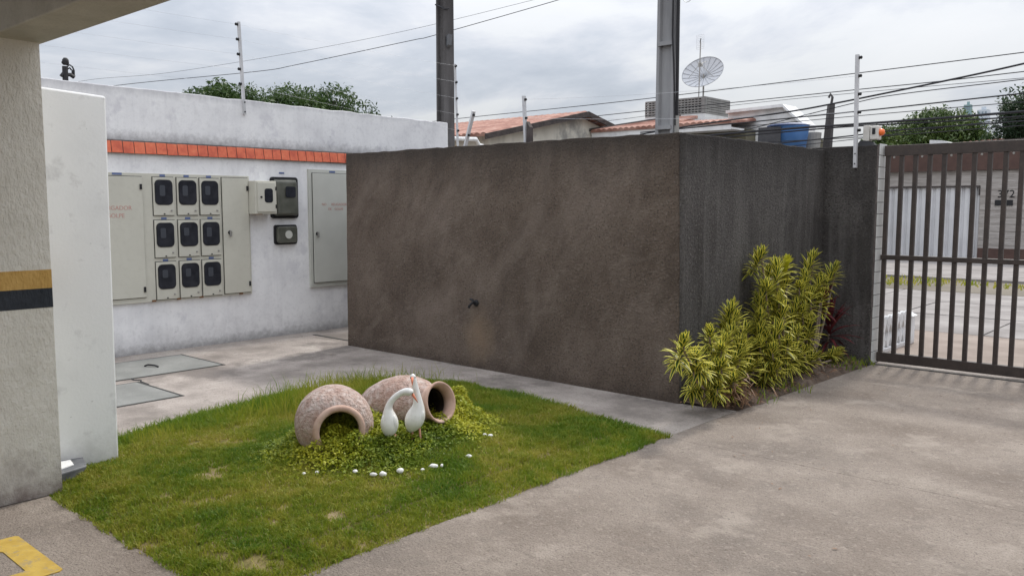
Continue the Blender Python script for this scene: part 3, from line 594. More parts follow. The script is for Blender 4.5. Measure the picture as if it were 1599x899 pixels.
build("back_plate", MB().prism(rrect(5.745, 6.125, 1.445, 1.945, .035, WX), (.03, 0, 0)), m_black, sm)
build("cover", MB().hexa([(WX + .03, 5.77, 1.47), (WX + .11, 5.79, 1.49), (WX + .11, 6.075, 1.49), (WX + .03, 6.10, 1.47)], [(WX + .03, 5.77, 1.925), (WX + .08, 5.79, 1.895), (WX + .08, 6.075, 1.895), (WX + .03, 6.10, 1.925)]), m_poly, sm, bevel=0.02)
build("window_pane", MB().prism(rrect(5.90, 6.04, 1.70, 1.83, .02, WX + .102), (.004, 0, 0)), m_smoke, sm)
s2 = thing("breaker_box", "small square smoked plastic box low on the white wall", "meter box", (WX, 5.94, 1.13))
build("back_plate", MB().prism(rrect(5.782, 6.10, 1.125, 1.365, .03, WX), (.025, 0, 0)), m_black, s2)
build("cover", MB().prism(rrect(5.80, 6.08, 1.145, 1.345, .03, WX + .025), (.045, 0, 0)), m_poly, s2, bevel=0.01)
build("dial", MB().lathe([(0, .05), (.008, .05)], (WX + .07, 5.95, 1.245), (1, 0, 0), 16), m_cab2, s2)
lb = build("label_plate", box(WX, WX + .004, 5.88, 5.95, 1.985, 2.005), m_blue); tag(lb, "tiny blue label plate on the white wall above the smoked box", "label")
tc_ = thing("tall_cabinet", "tall grey metal cabinet door with red lettering beside the brown wall", "cabinet", (WX, 6.7, .57))
build("frame", box(WX - .01, WX + .03, 6.285, 7.25, .565, 2.055), m_cab2, tc_, bevel=0.004)
d = door(tc_, 6.335, 7.20, .625, 2.005, m_cab2)
lock(d, 6.385, 1.245, True)
words(d, 6.675, 1.60, .045)
build("label_plate", box(WX + .03, WX + .034, 6.60, 6.69, 2.018, 2.04), m_blue, tc_)

# ------------------------------------------------------------------ dark stucco enclosure and street wall
en = thing("stucco_enclosure", "rough brown stucco enclosure wall with a blackened side facing the drive", "wall", (-5.6, 5.95, 0))
def jig(a, b, n_, amp=.005):                                        # a hand-finished edge between two points
    a, b = Vector(a), Vector(b); r_ = random.Random(int(a.x * 100) + int(b.z * 37)); o_ = []
    for i in range(n_):
        p = a.lerp(b, i / n_); k_ = Vector((r_.uniform(-amp, amp) * (abs(b.z - a.z) > .5), r_.uniform(-amp, amp) * (abs(b.z - a.z) > .5), r_.uniform(-amp, amp) * (abs(b.z - a.z) <= .5)))
        if abs(b.x - a.x) < .02: k_.x = 0
        if abs(b.y - a.y) < .02: k_.y = 0
        o_.append(p + (k_ if i else Vector())) 
    return o_
build("front_wall", MB().prism([(-7.87, 5.955, -.05), (-3.502, 5.955, -.05)] + jig((-3.505, 5.955, 0), (-3.55, 5.955, 2.178), 24, .004) + jig((-3.55, 5.955, 2.180), (-7.84, 5.955, 2.182), 46, .006) + jig((-7.84, 5.955, 2.182), (-7.868, 5.955, .0), 22, .004), (0, .145, 0)), m_darkfront, en, bevel=0.008)
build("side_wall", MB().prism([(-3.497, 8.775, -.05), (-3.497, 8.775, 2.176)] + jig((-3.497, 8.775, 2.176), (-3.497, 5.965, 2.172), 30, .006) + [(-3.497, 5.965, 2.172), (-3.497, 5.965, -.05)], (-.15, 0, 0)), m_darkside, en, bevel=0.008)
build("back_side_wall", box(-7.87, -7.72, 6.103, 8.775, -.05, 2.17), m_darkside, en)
tap = thing("wall_tap", "small blackened tap stub on the brown stucco wall", "tap", (-5.81, 5.95, .62))
build("socket", MB().lathe([(0, .034), (.012, .03), (.02, .02)], (-5.795, 5.954, .645), (0, -1, 0), 12), m_black, tap)
build("spout", MB().tube([(-5.80, 5.94, .645), (-5.80, 5.90, .65), (-5.825, 5.885, .62), (-5.83, 5.885, .60)], .013, 8), m_black, tap)
build("handle", MB().tube([(-5.835, 5.91, .685), (-5.80, 5.905, .68), (-5.78, 5.90, .655)], .012, 6), m_black, tap)

sw = thing("street_wall", "dark stained street wall with a white tiled end beside the gate", "wall", (-5, 8.88, 0))
build("wall", box(-9.06, -2.975, 8.78, 8.985, -.05, 2.20), m_darkside, sw, bevel=0.01)
build("tile_bed", box(-2.975, -2.958, 8.782, 8.983, -.02, 2.205), m_grout, sw)
wt = None
for i in range(19):
    z0 = .004 + i * .1165
    if wt is None: wt = o = build("tile", box(-2.957, -2.948, 8.784, 8.981, z0, z0 + .110), m_wtile, sw, bevel=0.002)
    else: o = wt.copy(); COL.objects.link(o); o.parent = sw
    o.location = Vector((-2.9525 + random.uniform(-.0015, .0015), 8.8825, z0)) - Vector(WL[sw.name])

# ------------------------------------------------------------------ gate
GY = 8.90
ga = thing("gate", "brown steel barred gate closing the drive", "gate", (-1, GY, 0))
for (z0, z1, nm) in ((.02, .115, "bottom_rail"), (1.058, 1.106, "middle_rail"), (2.09, 2.195, "top_rail")):
    build(nm, box(-2.935, 3.0, GY - .025 - (.004 if nm != "middle_rail" else .006), GY + .025, z0, z1), m_gate, ga, bevel=0.004)
gb = None
for i in range(45):
    xx = -2.905 + i * .1305
    if gb is None: gb = o = build("bar", box(xx - .020, xx + .020, GY - .021, GY + .021, .1, 2.10), m_gate, ga, bevel=0.004)
    else: o = gb.copy(); COL.objects.link(o); o.parent = ga
    o.location = Vector((xx, GY, .1)) - Vector(WL[ga.name])
bl = MB()
for i in range(10):
    p = Vector((-2.84 + i * .261, GY - .029, 2.075)); bl.lathe([(0, .012), (.008, .009)], p, (0, -1, 0), 8)
build("bolts", bl, m_steel, ga)
build("track", box(-2.94, 3.0, GY - .15, GY - .125, -.01, .006), m_seam, ga)
# alarm on the wall end
al = thing("alarm_siren", "off white alarm siren with orange lens on top of the street wall", "siren", (-3.0, 8.88, 2.2))
build("bracket", MB().hexa([(-3.20, 8.80, 2.195), (-3.02, 8.80, 2.195), (-3.02, 8.95, 2.195), (-3.20, 8.95, 2.195)], [(-3.16, 8.83, 2.26), (-3.06, 8.83, 2.24), (-3.06, 8.92, 2.24), (-3.16, 8.92, 2.26)]), m_black, al)
build("box", box(-3.14, -3.075, 8.83, 8.92, 2.245, 2.40), m_alarm, al, bevel=0.006)
build("housing", box(-3.07, -2.985, 8.82, 8.92, 2.255, 2.395), m_alarm, al, bevel=0.012)
build("lens", MB().lathe([(0, .037), (.015, .037), (.035, .029), (.045, .012)], (-2.985, 8.87, 2.33), (1, -.35, 0), 16), m_alarm_o, al, smooth=True)
build("grille", box(-3.045, -3.015, 8.815, 8.819, 2.31, 2.37), m_black, al)

# ------------------------------------------------------------------ electric fence posts and wires
EFG = "electric fence posts on the walls"
def efpost(base, top, label, side, n=5, r=.017, first=.03, step=None):
    base, top = Vector(base), Vector(top); d = (top - base); ln = d.length; d.normalize()
    t = thing("fence_post", label, "fence post", base, EFG)
    s = Vector(side).normalized(); q = d.cross(s).normalized(); mbp = MB()
    c = [(-r, -r * .8), (r, -r * .8), (r, r * .8), (-r, r * .8)]
    mbp.hexa([base + q * a + s * b for a, b in c], [top + q * a + s * b for a, b in c]); build("post", mbp, m_galv, t)
    pts = []; step = step or (ln * .8 / n)
    for i in range(n):
        p = top - d * (first + i * step); e = p + s * .035
        build("insulator", MB().lathe([(r * .8, .010), (.02, .018), (.030, .014), (.040, .018), (.048, .009)], p, s, 10), m_black, t); pts.append(p + s * .045)
    return t, pts
e1, w1 = efpost((WX + .016, 5.425, 2.66), (WX + .016, 5.385, 3.71), "tall pale fence post fixed on the white wall above the meters", (0, -1, 0), 5)
e2, w2 = efpost((-9.02, 8.90, 2.2), (-9.08, 8.90, 3.66), "thin fence post right behind the dark pole with drooping insulators", (.9, -.3, 0), 5, .014)
e3, w3 = efpost((-9.00, 8.93, 2.2), (-8.73, 8.93, 2.96), "leaning pale fence post just right of the dark pole", (.8, -.2, -.3), 2, .024, .05, .3)
e4, w4 = efpost((-7.69, 8.90, 2.2), (-7.74, 8.90, 3.09), "short upright fence post in front of the stained gable house", (1, 0, 0), 2, .022, .05, .25)
e5, w5 = efpost((-3.18, 8.765, 1.98), (-3.20, 8.765, 3.10), "pale fence post fixed on the dark street wall near the siren", (1, 0, 0), 5, .020)
bt = MB()
for z in (2.02, 2.12): bt.lathe([(0, .009), (.006, .007)], (-3.18, 8.748, z), (0, -1, 0), 8)
build("bolts", bt, m_black, e5)
bt = MB()
for z in (2.69, 2.80): bt.lathe([(0, .011), (.008, .008)], (WX + .031, 5.425, z), (1, 0, 0), 8)
build("bolts", bt, m_black, e1)
stub_post = build("dark_post", MB().prism([(-7.66, 8.86, 2.15), (-7.59, 8.86, 2.15), (-7.60, 8.86, 2.66), (-7.66, 8.86, 2.74)], (0, .07, 0)), m_verge); tag(stub_post, "short dark wooden stub beside the short upright fence post", "post")
def wire(a, b, r=.003, sag=.03, label="", group="", name="fence_wire", mat=None, cat="wire"):
    a, b = Vector(a), Vector(b); pts = [a.lerp(b, i / 12) - Vector((0, 0, sag * 4 * (i / 12) * (1 - i / 12))) for i in range(13)]
    return tag(build(name, MB().tube(pts, r, 5), mat or m_wire2, org=a), label, cat, group)
for i in range(5):
    o_ = ("topmost", "second from the top", "middle", "second from the bottom", "lowest")[i]
    wire(w1[i], w2[i], .001, .02, f"thin fence wire right of the white wall post, {o_} of the five", "fence wires along the white wall")
    wire(w1[i], w1[i] + Vector((0, -5.0, .02)), .001, .03, f"thin fence wire left of the white wall post, {o_} of the five", "fence wires left of the wall post")
for i in range(2): wire(w4[i], w5[i + 1 + i], .0016, .04, f"{('upper', 'lower')[i]} thin fence wire from the short post towards the siren", "fence wires above the stucco enclosure")
# overhead cables: (pixels along it, depth plane Y, radius, material)
CG = {"street": ("black overhead cable strung along the street above the gate", "overhead cables along the street"), "drop": ("service cable rising to the right past the dark pole", "service cables over the white wall")}
def cable(px, Y, r, kind, label=None):
    P = [onY(a, b, y_) for (a, b), y_ in zip(px, Y)] if isinstance(Y, (list, tuple)) else [onY(a, b, Y) for a, b in px]
    Q = []                                                          # smooth through the surveyed points
    for i in range(len(P) - 1):
        p0, p1, p2, p3 = P[max(i - 1, 0)], P[i], P[i + 1], P[min(i + 2, len(P) - 1)]
        for k_ in range(6):
            t = k_ / 6; Q.append(.5 * (2 * p1 + (p2 - p0) * t + (2 * p0 - 5 * p1 + 4 * p2 - p3) * t * t + (3 * p1 - p0 - 3 * p2 + p3) * t ** 3))
    Q.append(P[-1]); o = build("overhead_cable", MB().tube(Q, r, 6), m_wire, org=P[0]); tag(o, label or CG[kind][0], "cable", CG[kind][1])
cable([(70, 138), (147, 124), (265, 113.6), (465, 81.4), (640, 47), (834, 0), (940, -28)], [7, 7.5, 8.2, 9.6, 10.6, 11.6, 12], .003, "drop", "thinner upper service cable rising over the white wall past the dark pole")
cable([(70, 149), (205, 131), (400, 112), (465, 101), (640, 64), (680, 55), (873, 0), (960, -28)], [7, 8.0, 9.3, 9.7, 10.8, 11, 12, 12.3], .006, "drop", "thicker lower service cable rising over the white wall past the dark pole")
for px, r in (([(560, 205), (710, 186), (960, 160), (1310, 118), (1599, 82), (1750, 62)], .006), ([(860, 190), (926, 182), (1021, 172), (1138, 161), (1340, 140), (1470, 127), (1599, 112), (1750, 96)], .006),
              ([(926, 192), (1142, 165), (1340, 145), (1599, 122), (1750, 108)], .0035), ([(1000, 210), (1064, 199), (1138, 188), (1236, 174), (1312, 160), (1464, 129), (1597, 100), (1750, 62)], .012),
              ([(1000, 207), (1138, 194), (1340, 174), (1579, 148), (1750, 130)], .009), ([(1000, 222), (1135, 209), (1260, 199), (1340, 194), (1553, 178), (1750, 160)], .016), ([(1000, 226), (1150, 213), (1262, 203), (1340, 197), (1553, 185), (1750, 168)], .010),
              ([(1100, 236), (1236, 222), (1340, 211), (1383, 205), (1599, 189), (1750, 178)], .009), ([(1130, 212), (1330, 162), (1408, 147), (1599, 124), (1750, 104)], .006), ([(1200, 222), (1385, 212), (1599, 196), (1750, 186)], .006),
              ([(1150, 199), (1330, 182), (1599, 159), (1750, 146)], .005), ([(1200, 232), (1340, 217), (1420, 206), (1599, 184), (1750, 170)], .005)):
    cable(px, 11.2, r, "street", {(560, 205): "long black cable passing over the gable house, topmost of the street cables", (1000, 210): "black cable bundle rising steeply to the right edge above the siren",
                                 (1000, 222): "thickest black cable bundle running nearly level across the rounded tree", (860, 190): "black cable below the topmost one, passing the end of the gable roof", (1200, 232): "lowest black cable skimming the street house roof"}.get(px[0]))

# ------------------------------------------------------------------ utility poles
def dt_pole(xc, yc, h, wx, wy, mat, label, groove=True):
    t = thing("utility_pole", label, "utility pole", (xc, yc, 0))
    a, b, g = wx / 2, wy / 2, wx * .16
    k = .86
    def ring(s, z): return [(xc + px * s, yc + py * s, z) for px, py in ((-a, -b), (-a + g, -b), (-a + g * 1.3, -b + .05), (a - g * 1.3, -b + .05), (a - g, -b), (a, -b), (a, b), (-a, b))]
    A, B = ring(1, 0), ring(k, h); n_ = len(A)
    build("shaft", MB().add(A + B, [tuple(range(n_ - 1, -1, -1)), tuple(range(n_, 2 * n_))] + [(i, (i + 1) % n_, n_ + (i + 1) % n_, n_ + i) for i in range(n_)]), mat, t)
    return t
p1 = dt_pole(-9.86, 9.45, 9.0, .21, .21, m_pole, "dark weathered concrete pole rising behind the brown wall")
build("cable_band", MB().tube([(-9.965, 9.35, 4.72), (-9.86, 9.335, 4.68), (-9.755, 9.345, 4.62), (-9.735, 9.42, 4.64)], .012, 6), m_wire, p1)
build("junction_box", MB().prism([(-9.765, 9.38, 4.05), (-9.70, 9.36, 4.08), (-9.68, 9.36, 4.24), (-9.765, 9.38, 4.22)], (0, .08, 0)), m_fl, p1)
build("cable_loop", MB().tube([(-9.75, 9.40, 4.84), (-9.66, 9.38, 4.78), (-9.56, 9.38, 4.80), (-9.50, 9.38, 4.90)], .013, 6), m_black, p1)
build("collar", box(-9.99, -9.70, 9.32, 9.345, 2.50, 2.545), m_pale, p1)
p2 = dt_pole(-5.825, 9.47, 8.0, .27, .14, m_pole2, "pale recessed concrete pole at the corner of the stucco enclosure")
for z in (2.56, 3.60, 4.62): build("step", box(-5.93, -5.72, 9.392, 9.45, z, z + .05), m_pole2, p2)
build("conduit", MB().tube([(-5.655, 9.43, 0), (-5.655, 9.43, 2.72)], .030, 10), m_steel, p2)
build("service_cable", MB().tube([(-5.655, 9.43, 2.6), (-5.66, 9.43, 3.3), (-5.665, 9.43, 3.8), (-5.665, 9.43, 4.4), (-5.665, 9.43, 6)], .020, 8), m_black, p2)
build("service_cable", MB().tube([(-5.66, 9.40, 2.6), (-5.69, 9.39, 3.35), (-5.715, 9.39, 3.7), (-5.72, 9.39, 6)], .010, 6), m_black, p2)
lp = MB()
for rr_, oz in ((.16, 0), (.11, .05)):
    lp.tube([(-5.52 + math.cos(R(a)) * rr_ * .6, 9.4, 4.24 + oz + math.sin(R(a)) * rr_) for a in range(120, 400, 20)], .004, 5)
build("cable_loop", lp, m_galv, p2)
fp = thing("street_pole", "thin dark far pole behind the pale fence post by the siren", "utility pole", tuple(onY(1296, 321, 24.0)))
q0, q1 = onY(1292, 230, 24.0), onY(1298, 163, 24.0); q00 = Vector((q0.x - .05, 24, 0))
build("shaft", MB().tube([q00, q0, q1], [.15, .14, .11], 8), m_pole, fp)
build("hook", MB().tube([q1, onY(1300, 152, 24.), onY(1297, 147, 24.), onY(1294, 153, 24.)], .035, 6), m_pole, fp)
# cable riser head above the white wall, far left
rh = thing("cable_riser", "black cable riser head with looped cables above the white wall at left", "cable riser", tuple(onX(107, 118, -9.6)))
X_ = -9.6
def rp(a, b): return onX(a, b, X_)
build("post", MB().tube([Vector((rp(102, 118).x, rp(102, 118).y, 0)), rp(102, 119), rp(101.5, 104)], .030, 8), m_black, rh)
build("cap", MB().lathe([(0, .022), (.012, .034), (.055, .032), (.075, .018)], rp(102.5, 102), (0, 0, 1), 12), m_black, rh, smooth=True)
build("cap_arm", MB().tube([rp(102, 98.5), rp(96.5, 97.5)], .013, 8), m_black, rh)
for off in (0, 4.5): build("cable_loop", MB().tube([rp(103, 111), rp(105.5, 103.5 + off), rp(109, 101.8 + off), rp(113 - off * .5, 104.5 + off), rp(115.5 - off * .6, 110), rp(116 - off * .6, 121)], .0085, 6), m_black, rh)
build("bracket", MB().tube([rp(96, 119.5), rp(99, 115), rp(104, 117), rp(110, 117), rp(116, 121)], .022, 6), m_black, rh)

# ------------------------------------------------------------------ houses
def corr_roof(c00, c10, c11, c01, n, amp, mat, parent, name="roof"):
    """sheet of half-round clay tile rows: c00-c10 along the eave, c01-c11 along the ridge"""
    c00, c10, c11, c01 = map(Vector, (c00, c10, c11, c01)); nm = (c10 - c00).cross(c01 - c00).normalized()
    if nm.z < 0: nm = -nm
    mb_ = MB(); k_ = n * 4
    for i in range(k_ + 1):
        u = i / k_; o_ = nm * (amp * abs(math.sin(math.pi * u * n)))
        a, b = c00.lerp(c10, u), c01.lerp(c11, u); mb_.v += [tuple(a + o_), tuple(b + o_), tuple(a - nm * .06), tuple(b - nm * .06)]
    for i in range(k_):
        j = i * 4; mb_.f += [(j, j + 4, j + 5, j + 1), (j + 2, j + 3, j + 7, j + 6), (j, j + 2, j + 6, j + 4), (j + 1, j + 5, j + 7, j + 3)]
    mb_.f += [(0, 1, 3, 2), (k_ * 4, k_ * 4 + 2, k_ * 4 + 3, k_ * 4 + 1)]
    return build(name, mb_, mat, parent)
gh = thing("gable_house", "pale stained gable house with a faded clay tile roof", "house", (-18, 21, 0))
GX = -16.0
build("gable_wall", MB().prism([(GX, 16.9, 0), (GX, 25.0, 0), (GX, 25.0, 3.42), (GX, 21.0, 4.30), (GX, 16.9, 3.48)], (-8, 0, 0)), m_pale, gh)
corr_roof((GX + .3, 16.55, 3.50), (GX - 8.3, 16.55, 3.50), (GX - 8.3, 21.02, 4.42), (GX + .3, 21.02, 4.42), 36, .05, m_roof, gh)
corr_roof((GX + .3, 25.4, 3.46), (GX - 8.3, 25.4, 3.46), (GX - 8.3, 21.02, 4.42), (GX + .3, 21.02, 4.42), 36, .05, m_roof, gh)
vb = MB()
for (a, b) in (((16.5, 3.42), (21.02, 4.36)), ((25.4, 3.40), (21.02, 4.36))):
    vb.prism([(GX + .34, a[0], a[1] - .07), (GX + .34, b[0], b[1] - .07), (GX + .34, b[0], b[1] + .08), (GX + .34, a[0], a[1] + .08)], (-.06, 0, 0))
build("verge_board", vb, m_verge, gh)
build("window_vent", box(GX + .001, GX + .03, 22.3, 22.6, 3.45, 3.62), m_verge, gh)
lw = build("garden_house_wall", box(-14.6, -14.4, 12.4, 15.4, 0, 3.0), m_ochre); tag(lw, "ochre rear wall low behind the leaning fence post", "wall")
pipe = build("white_pipe", MB().tube([(-14.1, 13.2, 3.10), (-14.1, 14.5, 3.15), (-14.1, 14.6, 3.02), (-14.1, 15.0, 2.96), (-14.1, 16.3, 2.93), (-14.1, 16.4, 2.86), (-14.1, 16.4, 0)], .05, 8), m_pale2); tag(pipe, "white bent drain pipe in front of the gable house", "pipe")

h2 = thing("low_house", "low tiled house with a white eave behind the pale concrete pole", "house", (-13, 24, 0))
ea = onY(920, 206, 21.6); eb = onY(1150, 191, 21.6); ez = 3.90
build("wall", box(-15.6, -11.2, 22.4, 28, 0, 3.75), m_olive, h2)
build("eave_board", box(-15.95, -11.25, 21.55, 21.62, ez - .22, ez - .03), m_pale2, h2)
build("soffit", box(-15.95, -11.25, 21.62, 22.4, ez - .2, ez - .15), m_pale2, h2)
corr_roof((-15.95, 21.5, ez), (-13.3, 21.5, ez), (-13.3, 23.4, ez + .40), (-13.9, 23.4, ez + .42), 13, .045, m_roof, h2)
corr_roof((-13.3, 21.5, ez), (-11.2, 21.5, ez), (-11.2, 23.0, ez + .16), (-13.3, 23.0, ez + .22), 10, .045, m_roof, h2)
build("verge_board", MB().tube([(-16.0, 21.5, ez + .03), (-13.9, 23.4, ez + .47)], .05, 6), m_verge, h2)
# block tower with lattice
tw = thing("lattice_tower", "small roof tower of grey lattice blocks under the satellite dish", "tower", (-13, 25, 0))
tcn = onY(1101, 152, 24.0); tx1 = tcn.x; tx0 = onY(1058, 154, 24.).x - 1.2; tz1 = tcn.z; tz0 = onY(1101, 175.5, 24.).z
tyb = onX(1140, 158.7, tx1).y
build("base_wall", box(tx0, tx1, 24.0, tyb, 0, tz0), m_pale2, tw)
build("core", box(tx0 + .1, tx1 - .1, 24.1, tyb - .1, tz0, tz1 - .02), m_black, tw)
lt = MB(); nx, ny, nz = 18, 14, 6; hz = (tz1 - tz0) / nz
for i in range(nx + 1):
    xx = tx0 + (tx1 - tx0) * i / nx; lt.box(xx - .016, xx + .016, 24.0, 24.1, tz0, tz1)
for j in range(ny + 1):
    yy = 24.0 + (tyb - 24.0) * j / ny; lt.box(tx1 - .1, tx1 + .001, yy - .012, yy + .012, tz0, tz1)
for k_ in range(nz + 1):
    z = tz0 + hz * k_; lt.box(tx0, tx1, 23.995, 24.1, z - .022, z + .022); lt.box(tx1 - .1, tx1 + .006, 24.0, tyb, z - .03, z + .03)
build("lattice", lt, m_cobogo, tw, kind="stuff")
build("roof", box(tx0, tx1, 24.0, tyb, tz1, tz1 + .03), m_cobogo, tw)
# satellite dish
dc = onY(1098, 115, 25.2); t_ = thing("satellite_dish", "large pale mesh satellite dish on a mast above the lattice tower", "satellite dish", (dc.x + .02, 25.2, tz1 + .03))
ax = Vector((.14, -.77, .62)).normalized(); rad = .68; mbd = MB()
prof = [(.17 * (r_ / rad) ** 2, r_) for r_ in (.0, .15, .3, .45, rad)]
build("dish", MB().lathe([(h_, max(r_, .01)) for h_, r_ in prof] + [(.18, rad), (.162, rad - .012)] + [(h_ + .006, max(r_, .01)) for h_, r_ in prof[::-1]][1:], dc - ax * .1, ax, 40), m_dish, t_)
rb = MB(); a_ = ax.cross(Vector((0, 0, 1))).normalized(); b_ = ax.cross(a_)
for i in range(18):
    an = 2 * math.pi * i / 18; u = a_ * math.cos(an) + b_ * math.sin(an); rb.tube([dc - ax * .1 + ax * (h_ + .012) + u * max(r_, .02) for h_, r_ in prof], .008, 4)
rb.tube([dc - ax * .1 + ax * .178 + (a_ * math.cos(2 * math.pi * i / 36) + b_ * math.sin(2 * math.pi * i / 36)) * rad for i in range(37)], .011, 5, False)
build("ribs", rb, m_dishrib, t_)
fd = MB()
for i in range(3):
    an = 2 * math.pi * i / 3 + .5; u = a_ * math.cos(an) + b_ * math.sin(an); fd.tube([dc + ax * .05 + u * .5, dc + ax * .42], .008, 4)
build("feed_struts", fd, m_steel, t_)
build("feed_horn", MB().lathe([(0, .09), (.02, .09), (.03, .05), (.12, .05)], dc + ax * .36, ax, 12), m_steel, t_)
build("mast", MB().tube([(dc.x + .02, 25.2, tz1 + .02), (dc.x + .02, 25.2, dc.z - .02), dc - ax * .1], .028, 8), m_steel, t_)
t_ = thing("tv_antenna", "thin television antenna mast beside the satellite dish", "antenna", tuple(onY(1091, 152, 24.6)))
qa, qb = onY(1091, 153, 24.6), onY(1094, 66, 24.6)
build("mast", MB().tube([qa, qb], .017, 6), m_steel, t_)
gr = MB(); cx_, cz_ = qb.x + .03, qb.z + .02
for i in range(9): gr.tube([(cx_ - .16, 24.6, cz_ - .24 + i * .055), (cx_ + .1, 24.55, cz_ - .24 + i * .055)], .004, 4)
for dx in (-.16, .1): gr.tube([(cx_ + dx, 24.58, cz_ - .24), (cx_ + dx, 24.58, cz_ + .2)], .004, 4)
build("reflector", gr, m_galv, t_)
build("boom", MB().tube([(cx_ - .05, 24.6, cz_ - .02), (cx_ + .15, 24.3, cz_ + .02)], .014, 5), m_black, t_)
# white gabled building
wh = thing("white_gable_building", "white plastered building with a shallow sloping roof beside the water tank", "building", (-10.5, 23.5, 0))
g0, g1_, g2_ = onY(1137, 175, 23.0), onY(1225, 165, 23.0), onY(1257, 195, 23.0)
build("wall", MB().prism([(g0.x, 23, 0), (g2_.x, 23, 0), (g2_.x, 23, g2_.z - .05), (g1_.x, 23, g1_.z - .05), (g0.x, 23, g0.z - .05)], (0, .7, 0)), m_pale2, wh)
rf = MB()
for a, b in ((g0, g1_), (g1_, g2_)): rf.prism([(a.x, 22.85, a.z - .05), (b.x, 22.85, b.z - .05), (b.x, 22.85, b.z + .03), (a.x, 22.85, a.z + .03)], (0, .9, 0))
build("roof", rf, m_pale2, wh)
gv = MB()
for z in (3.35, 3.62, 3.88): gv.box(g0.x + .05, g2_.x - .15, 22.992, 23.0, z, z + .012)
build("joint_lines", gv, m_cobogo, wh)
# water tank with a dark board
wc = onY(1232, 200, 21.0); tk = thing("water_tank", "blue fibreglass water tank with a dark board, above the blackened wall", "water tank", (wc.x, 21.0, 0))
build("support", box(wc.x - .5, wc.x + .5, 20.6, 21.4, 0, wc.z - .55), m_cobogo, tk)
build("tank", MB().lathe([(-.55, .40), (-.1, .46), (.0, .47), (.02, .49), (.03, .47)], (wc.x + .02, 21.0, wc.z), (0, 0, 1), 28), m_tankblue, tk, smooth=True)
build("lid", MB().lathe([(.03, .52), (.06, .52), (.10, .40), (.12, .15), (.12, .02)], (wc.x - .02, 21.0, wc.z), (0, 0, 1), 28), m_tanklid, tk)
build("board", MB().hexa([(wc.x - .56, 20.42, wc.z - .5), (wc.x + .02, 20.42, wc.z - .5), (wc.x + .02, 20.48, wc.z - .5), (wc.x - .56, 20.48, wc.z - .5)], [(wc.x - .56, 20.44, wc.z - .0), (wc.x + .02, 20.44, wc.z - .0), (wc.x + .02, 20.50, wc.z - .0), (wc.x - .56, 20.50, wc.z - .0)]), m_darkpanel, tk)
t2 = build("small_tank", MB().lathe([(-.5, .2), (.0, .24), (.03, .24), (.06, .12)], (onY(1263, 203, 21.6).x, 21.8, wc.z - .12), (0, 0, 1), 20), m_cobogo); tag(t2, "small grey round tank half hidden behind the blue tank", "water tank")
t2s = build("tank_stand", box(WL[t2.name][0] - .2, WL[t2.name][0] + .2, 21.6, 22.0, 0, wc.z - .62), m_cobogo); tag(t2s, "grey masonry stand under the small grey tank", "stand")

# house across the street
oh = thing("street_house", "single storey house with beige cladding and a silver garage door across the street", "house", (-5, 28, 0.05))
FY = 27.5
build("clad_wall", box(-6.37, 4, FY, FY + .3, .0, 2.62), m_clad, oh)
build("clad_wall", box(-9.6, -6.37, FY + .002, FY + .3, 2.17, 2.62), m_clad, oh)
ck = MB()
for i in range(11):
    z = .42 + i * .2; ck.box(-6.36, 4, FY - .012, FY + .001, z + .05, z + .185)
build("cladding_courses", ck, m_clad, oh, kind="stuff")
build("side_wall", box(-14, -9.4, FY, FY + .3, 0, 3.0), m_clad, oh)
build("fascia", MB().hexa([(-11, FY - .12, 2.62), (4, FY - .12, 2.62), (4, FY + .3, 2.62), (-11, FY + .3, 2.62)], [(-11, FY - .12, 3.27), (4, FY - .12, 3.62), (4, FY + .3, 3.62), (-11, FY + .3, 3.27)]), m_brownwall, oh)
build("fascia_cap", MB().hexa([(-11, FY - .17, 3.272), (4, FY - .17, 3.622), (4, FY + .3, 3.622), (-11, FY + .3, 3.272)], [(-11, FY - .17, 3.34), (4, FY - .17, 3.69), (4, FY + .3, 3.69), (-11, FY + .3, 3.34)]), m_verge, oh)
build("dado", box(-6.36, 4, FY - .03, FY + .002, 0, .37), m_brownwall, oh)
gd = build("garage_door", box(-9.4, -6.4, FY + .10, FY + .13, .03, 2.16), m_garage, oh)
for i in range(15):                                                 # folded sheet leaves
    x0 = -9.38 + i * .198
    o = build("door_panel", MB().prism([(x0, FY + .10, .05), (x0 + .03, FY + .045, .05), (x0 + .125, FY + .045, .05), (x0 + .155, FY + .10, .05)], (0, 0, 2.10)), m_garage, gd)
build("door_frame", MB().box(-9.45, -6.39, FY - .02, FY + .14, 2.135, 2.18).box(-6.41, -6.375, FY - .02, FY + .14, 1.9, 2.135), m_verge, oh)
text_mesh("house_number", "372", .30, m_black, oh, Matrix.Translation((-5.70, FY - .014, 1.83)) @ Matrix.Rotation(R(90), 4, 'X'), .006)
build("letter_slot", box(-5.97, -5.52, FY - .04, FY, 1.60, 1.76), m_black, oh)
corr_roof((-9.4, FY + .2, 3.36), (-7.85, FY + .2, 3.40), (-7.85, FY + 4, 3.52), (-9.4, FY + 4, 3.50), 9, .05, m_roof, oh)
corr_roof((-7.0, FY + .2, 3.42), (-5.9, FY + .2, 3.46), (-5.9, FY + 4, 3.58), (-7.0, FY + 4, 3.54), 7, .05, m_roof, oh)
build("parapet", MB().prism([(-7.84, FY + .12, 3.30), (-7.01, FY + .12, 3.36), (-7.1, FY + .12, 3.40), (-7.5, FY + .12, 3.53), (-7.84, FY + .12, 3.56)], (0, 1.2, 0)), m_pale2, oh)
build("back_wall", box(-14, 4, FY + 6, FY + 6.2, 0, 3.6), m_pale2, oh)

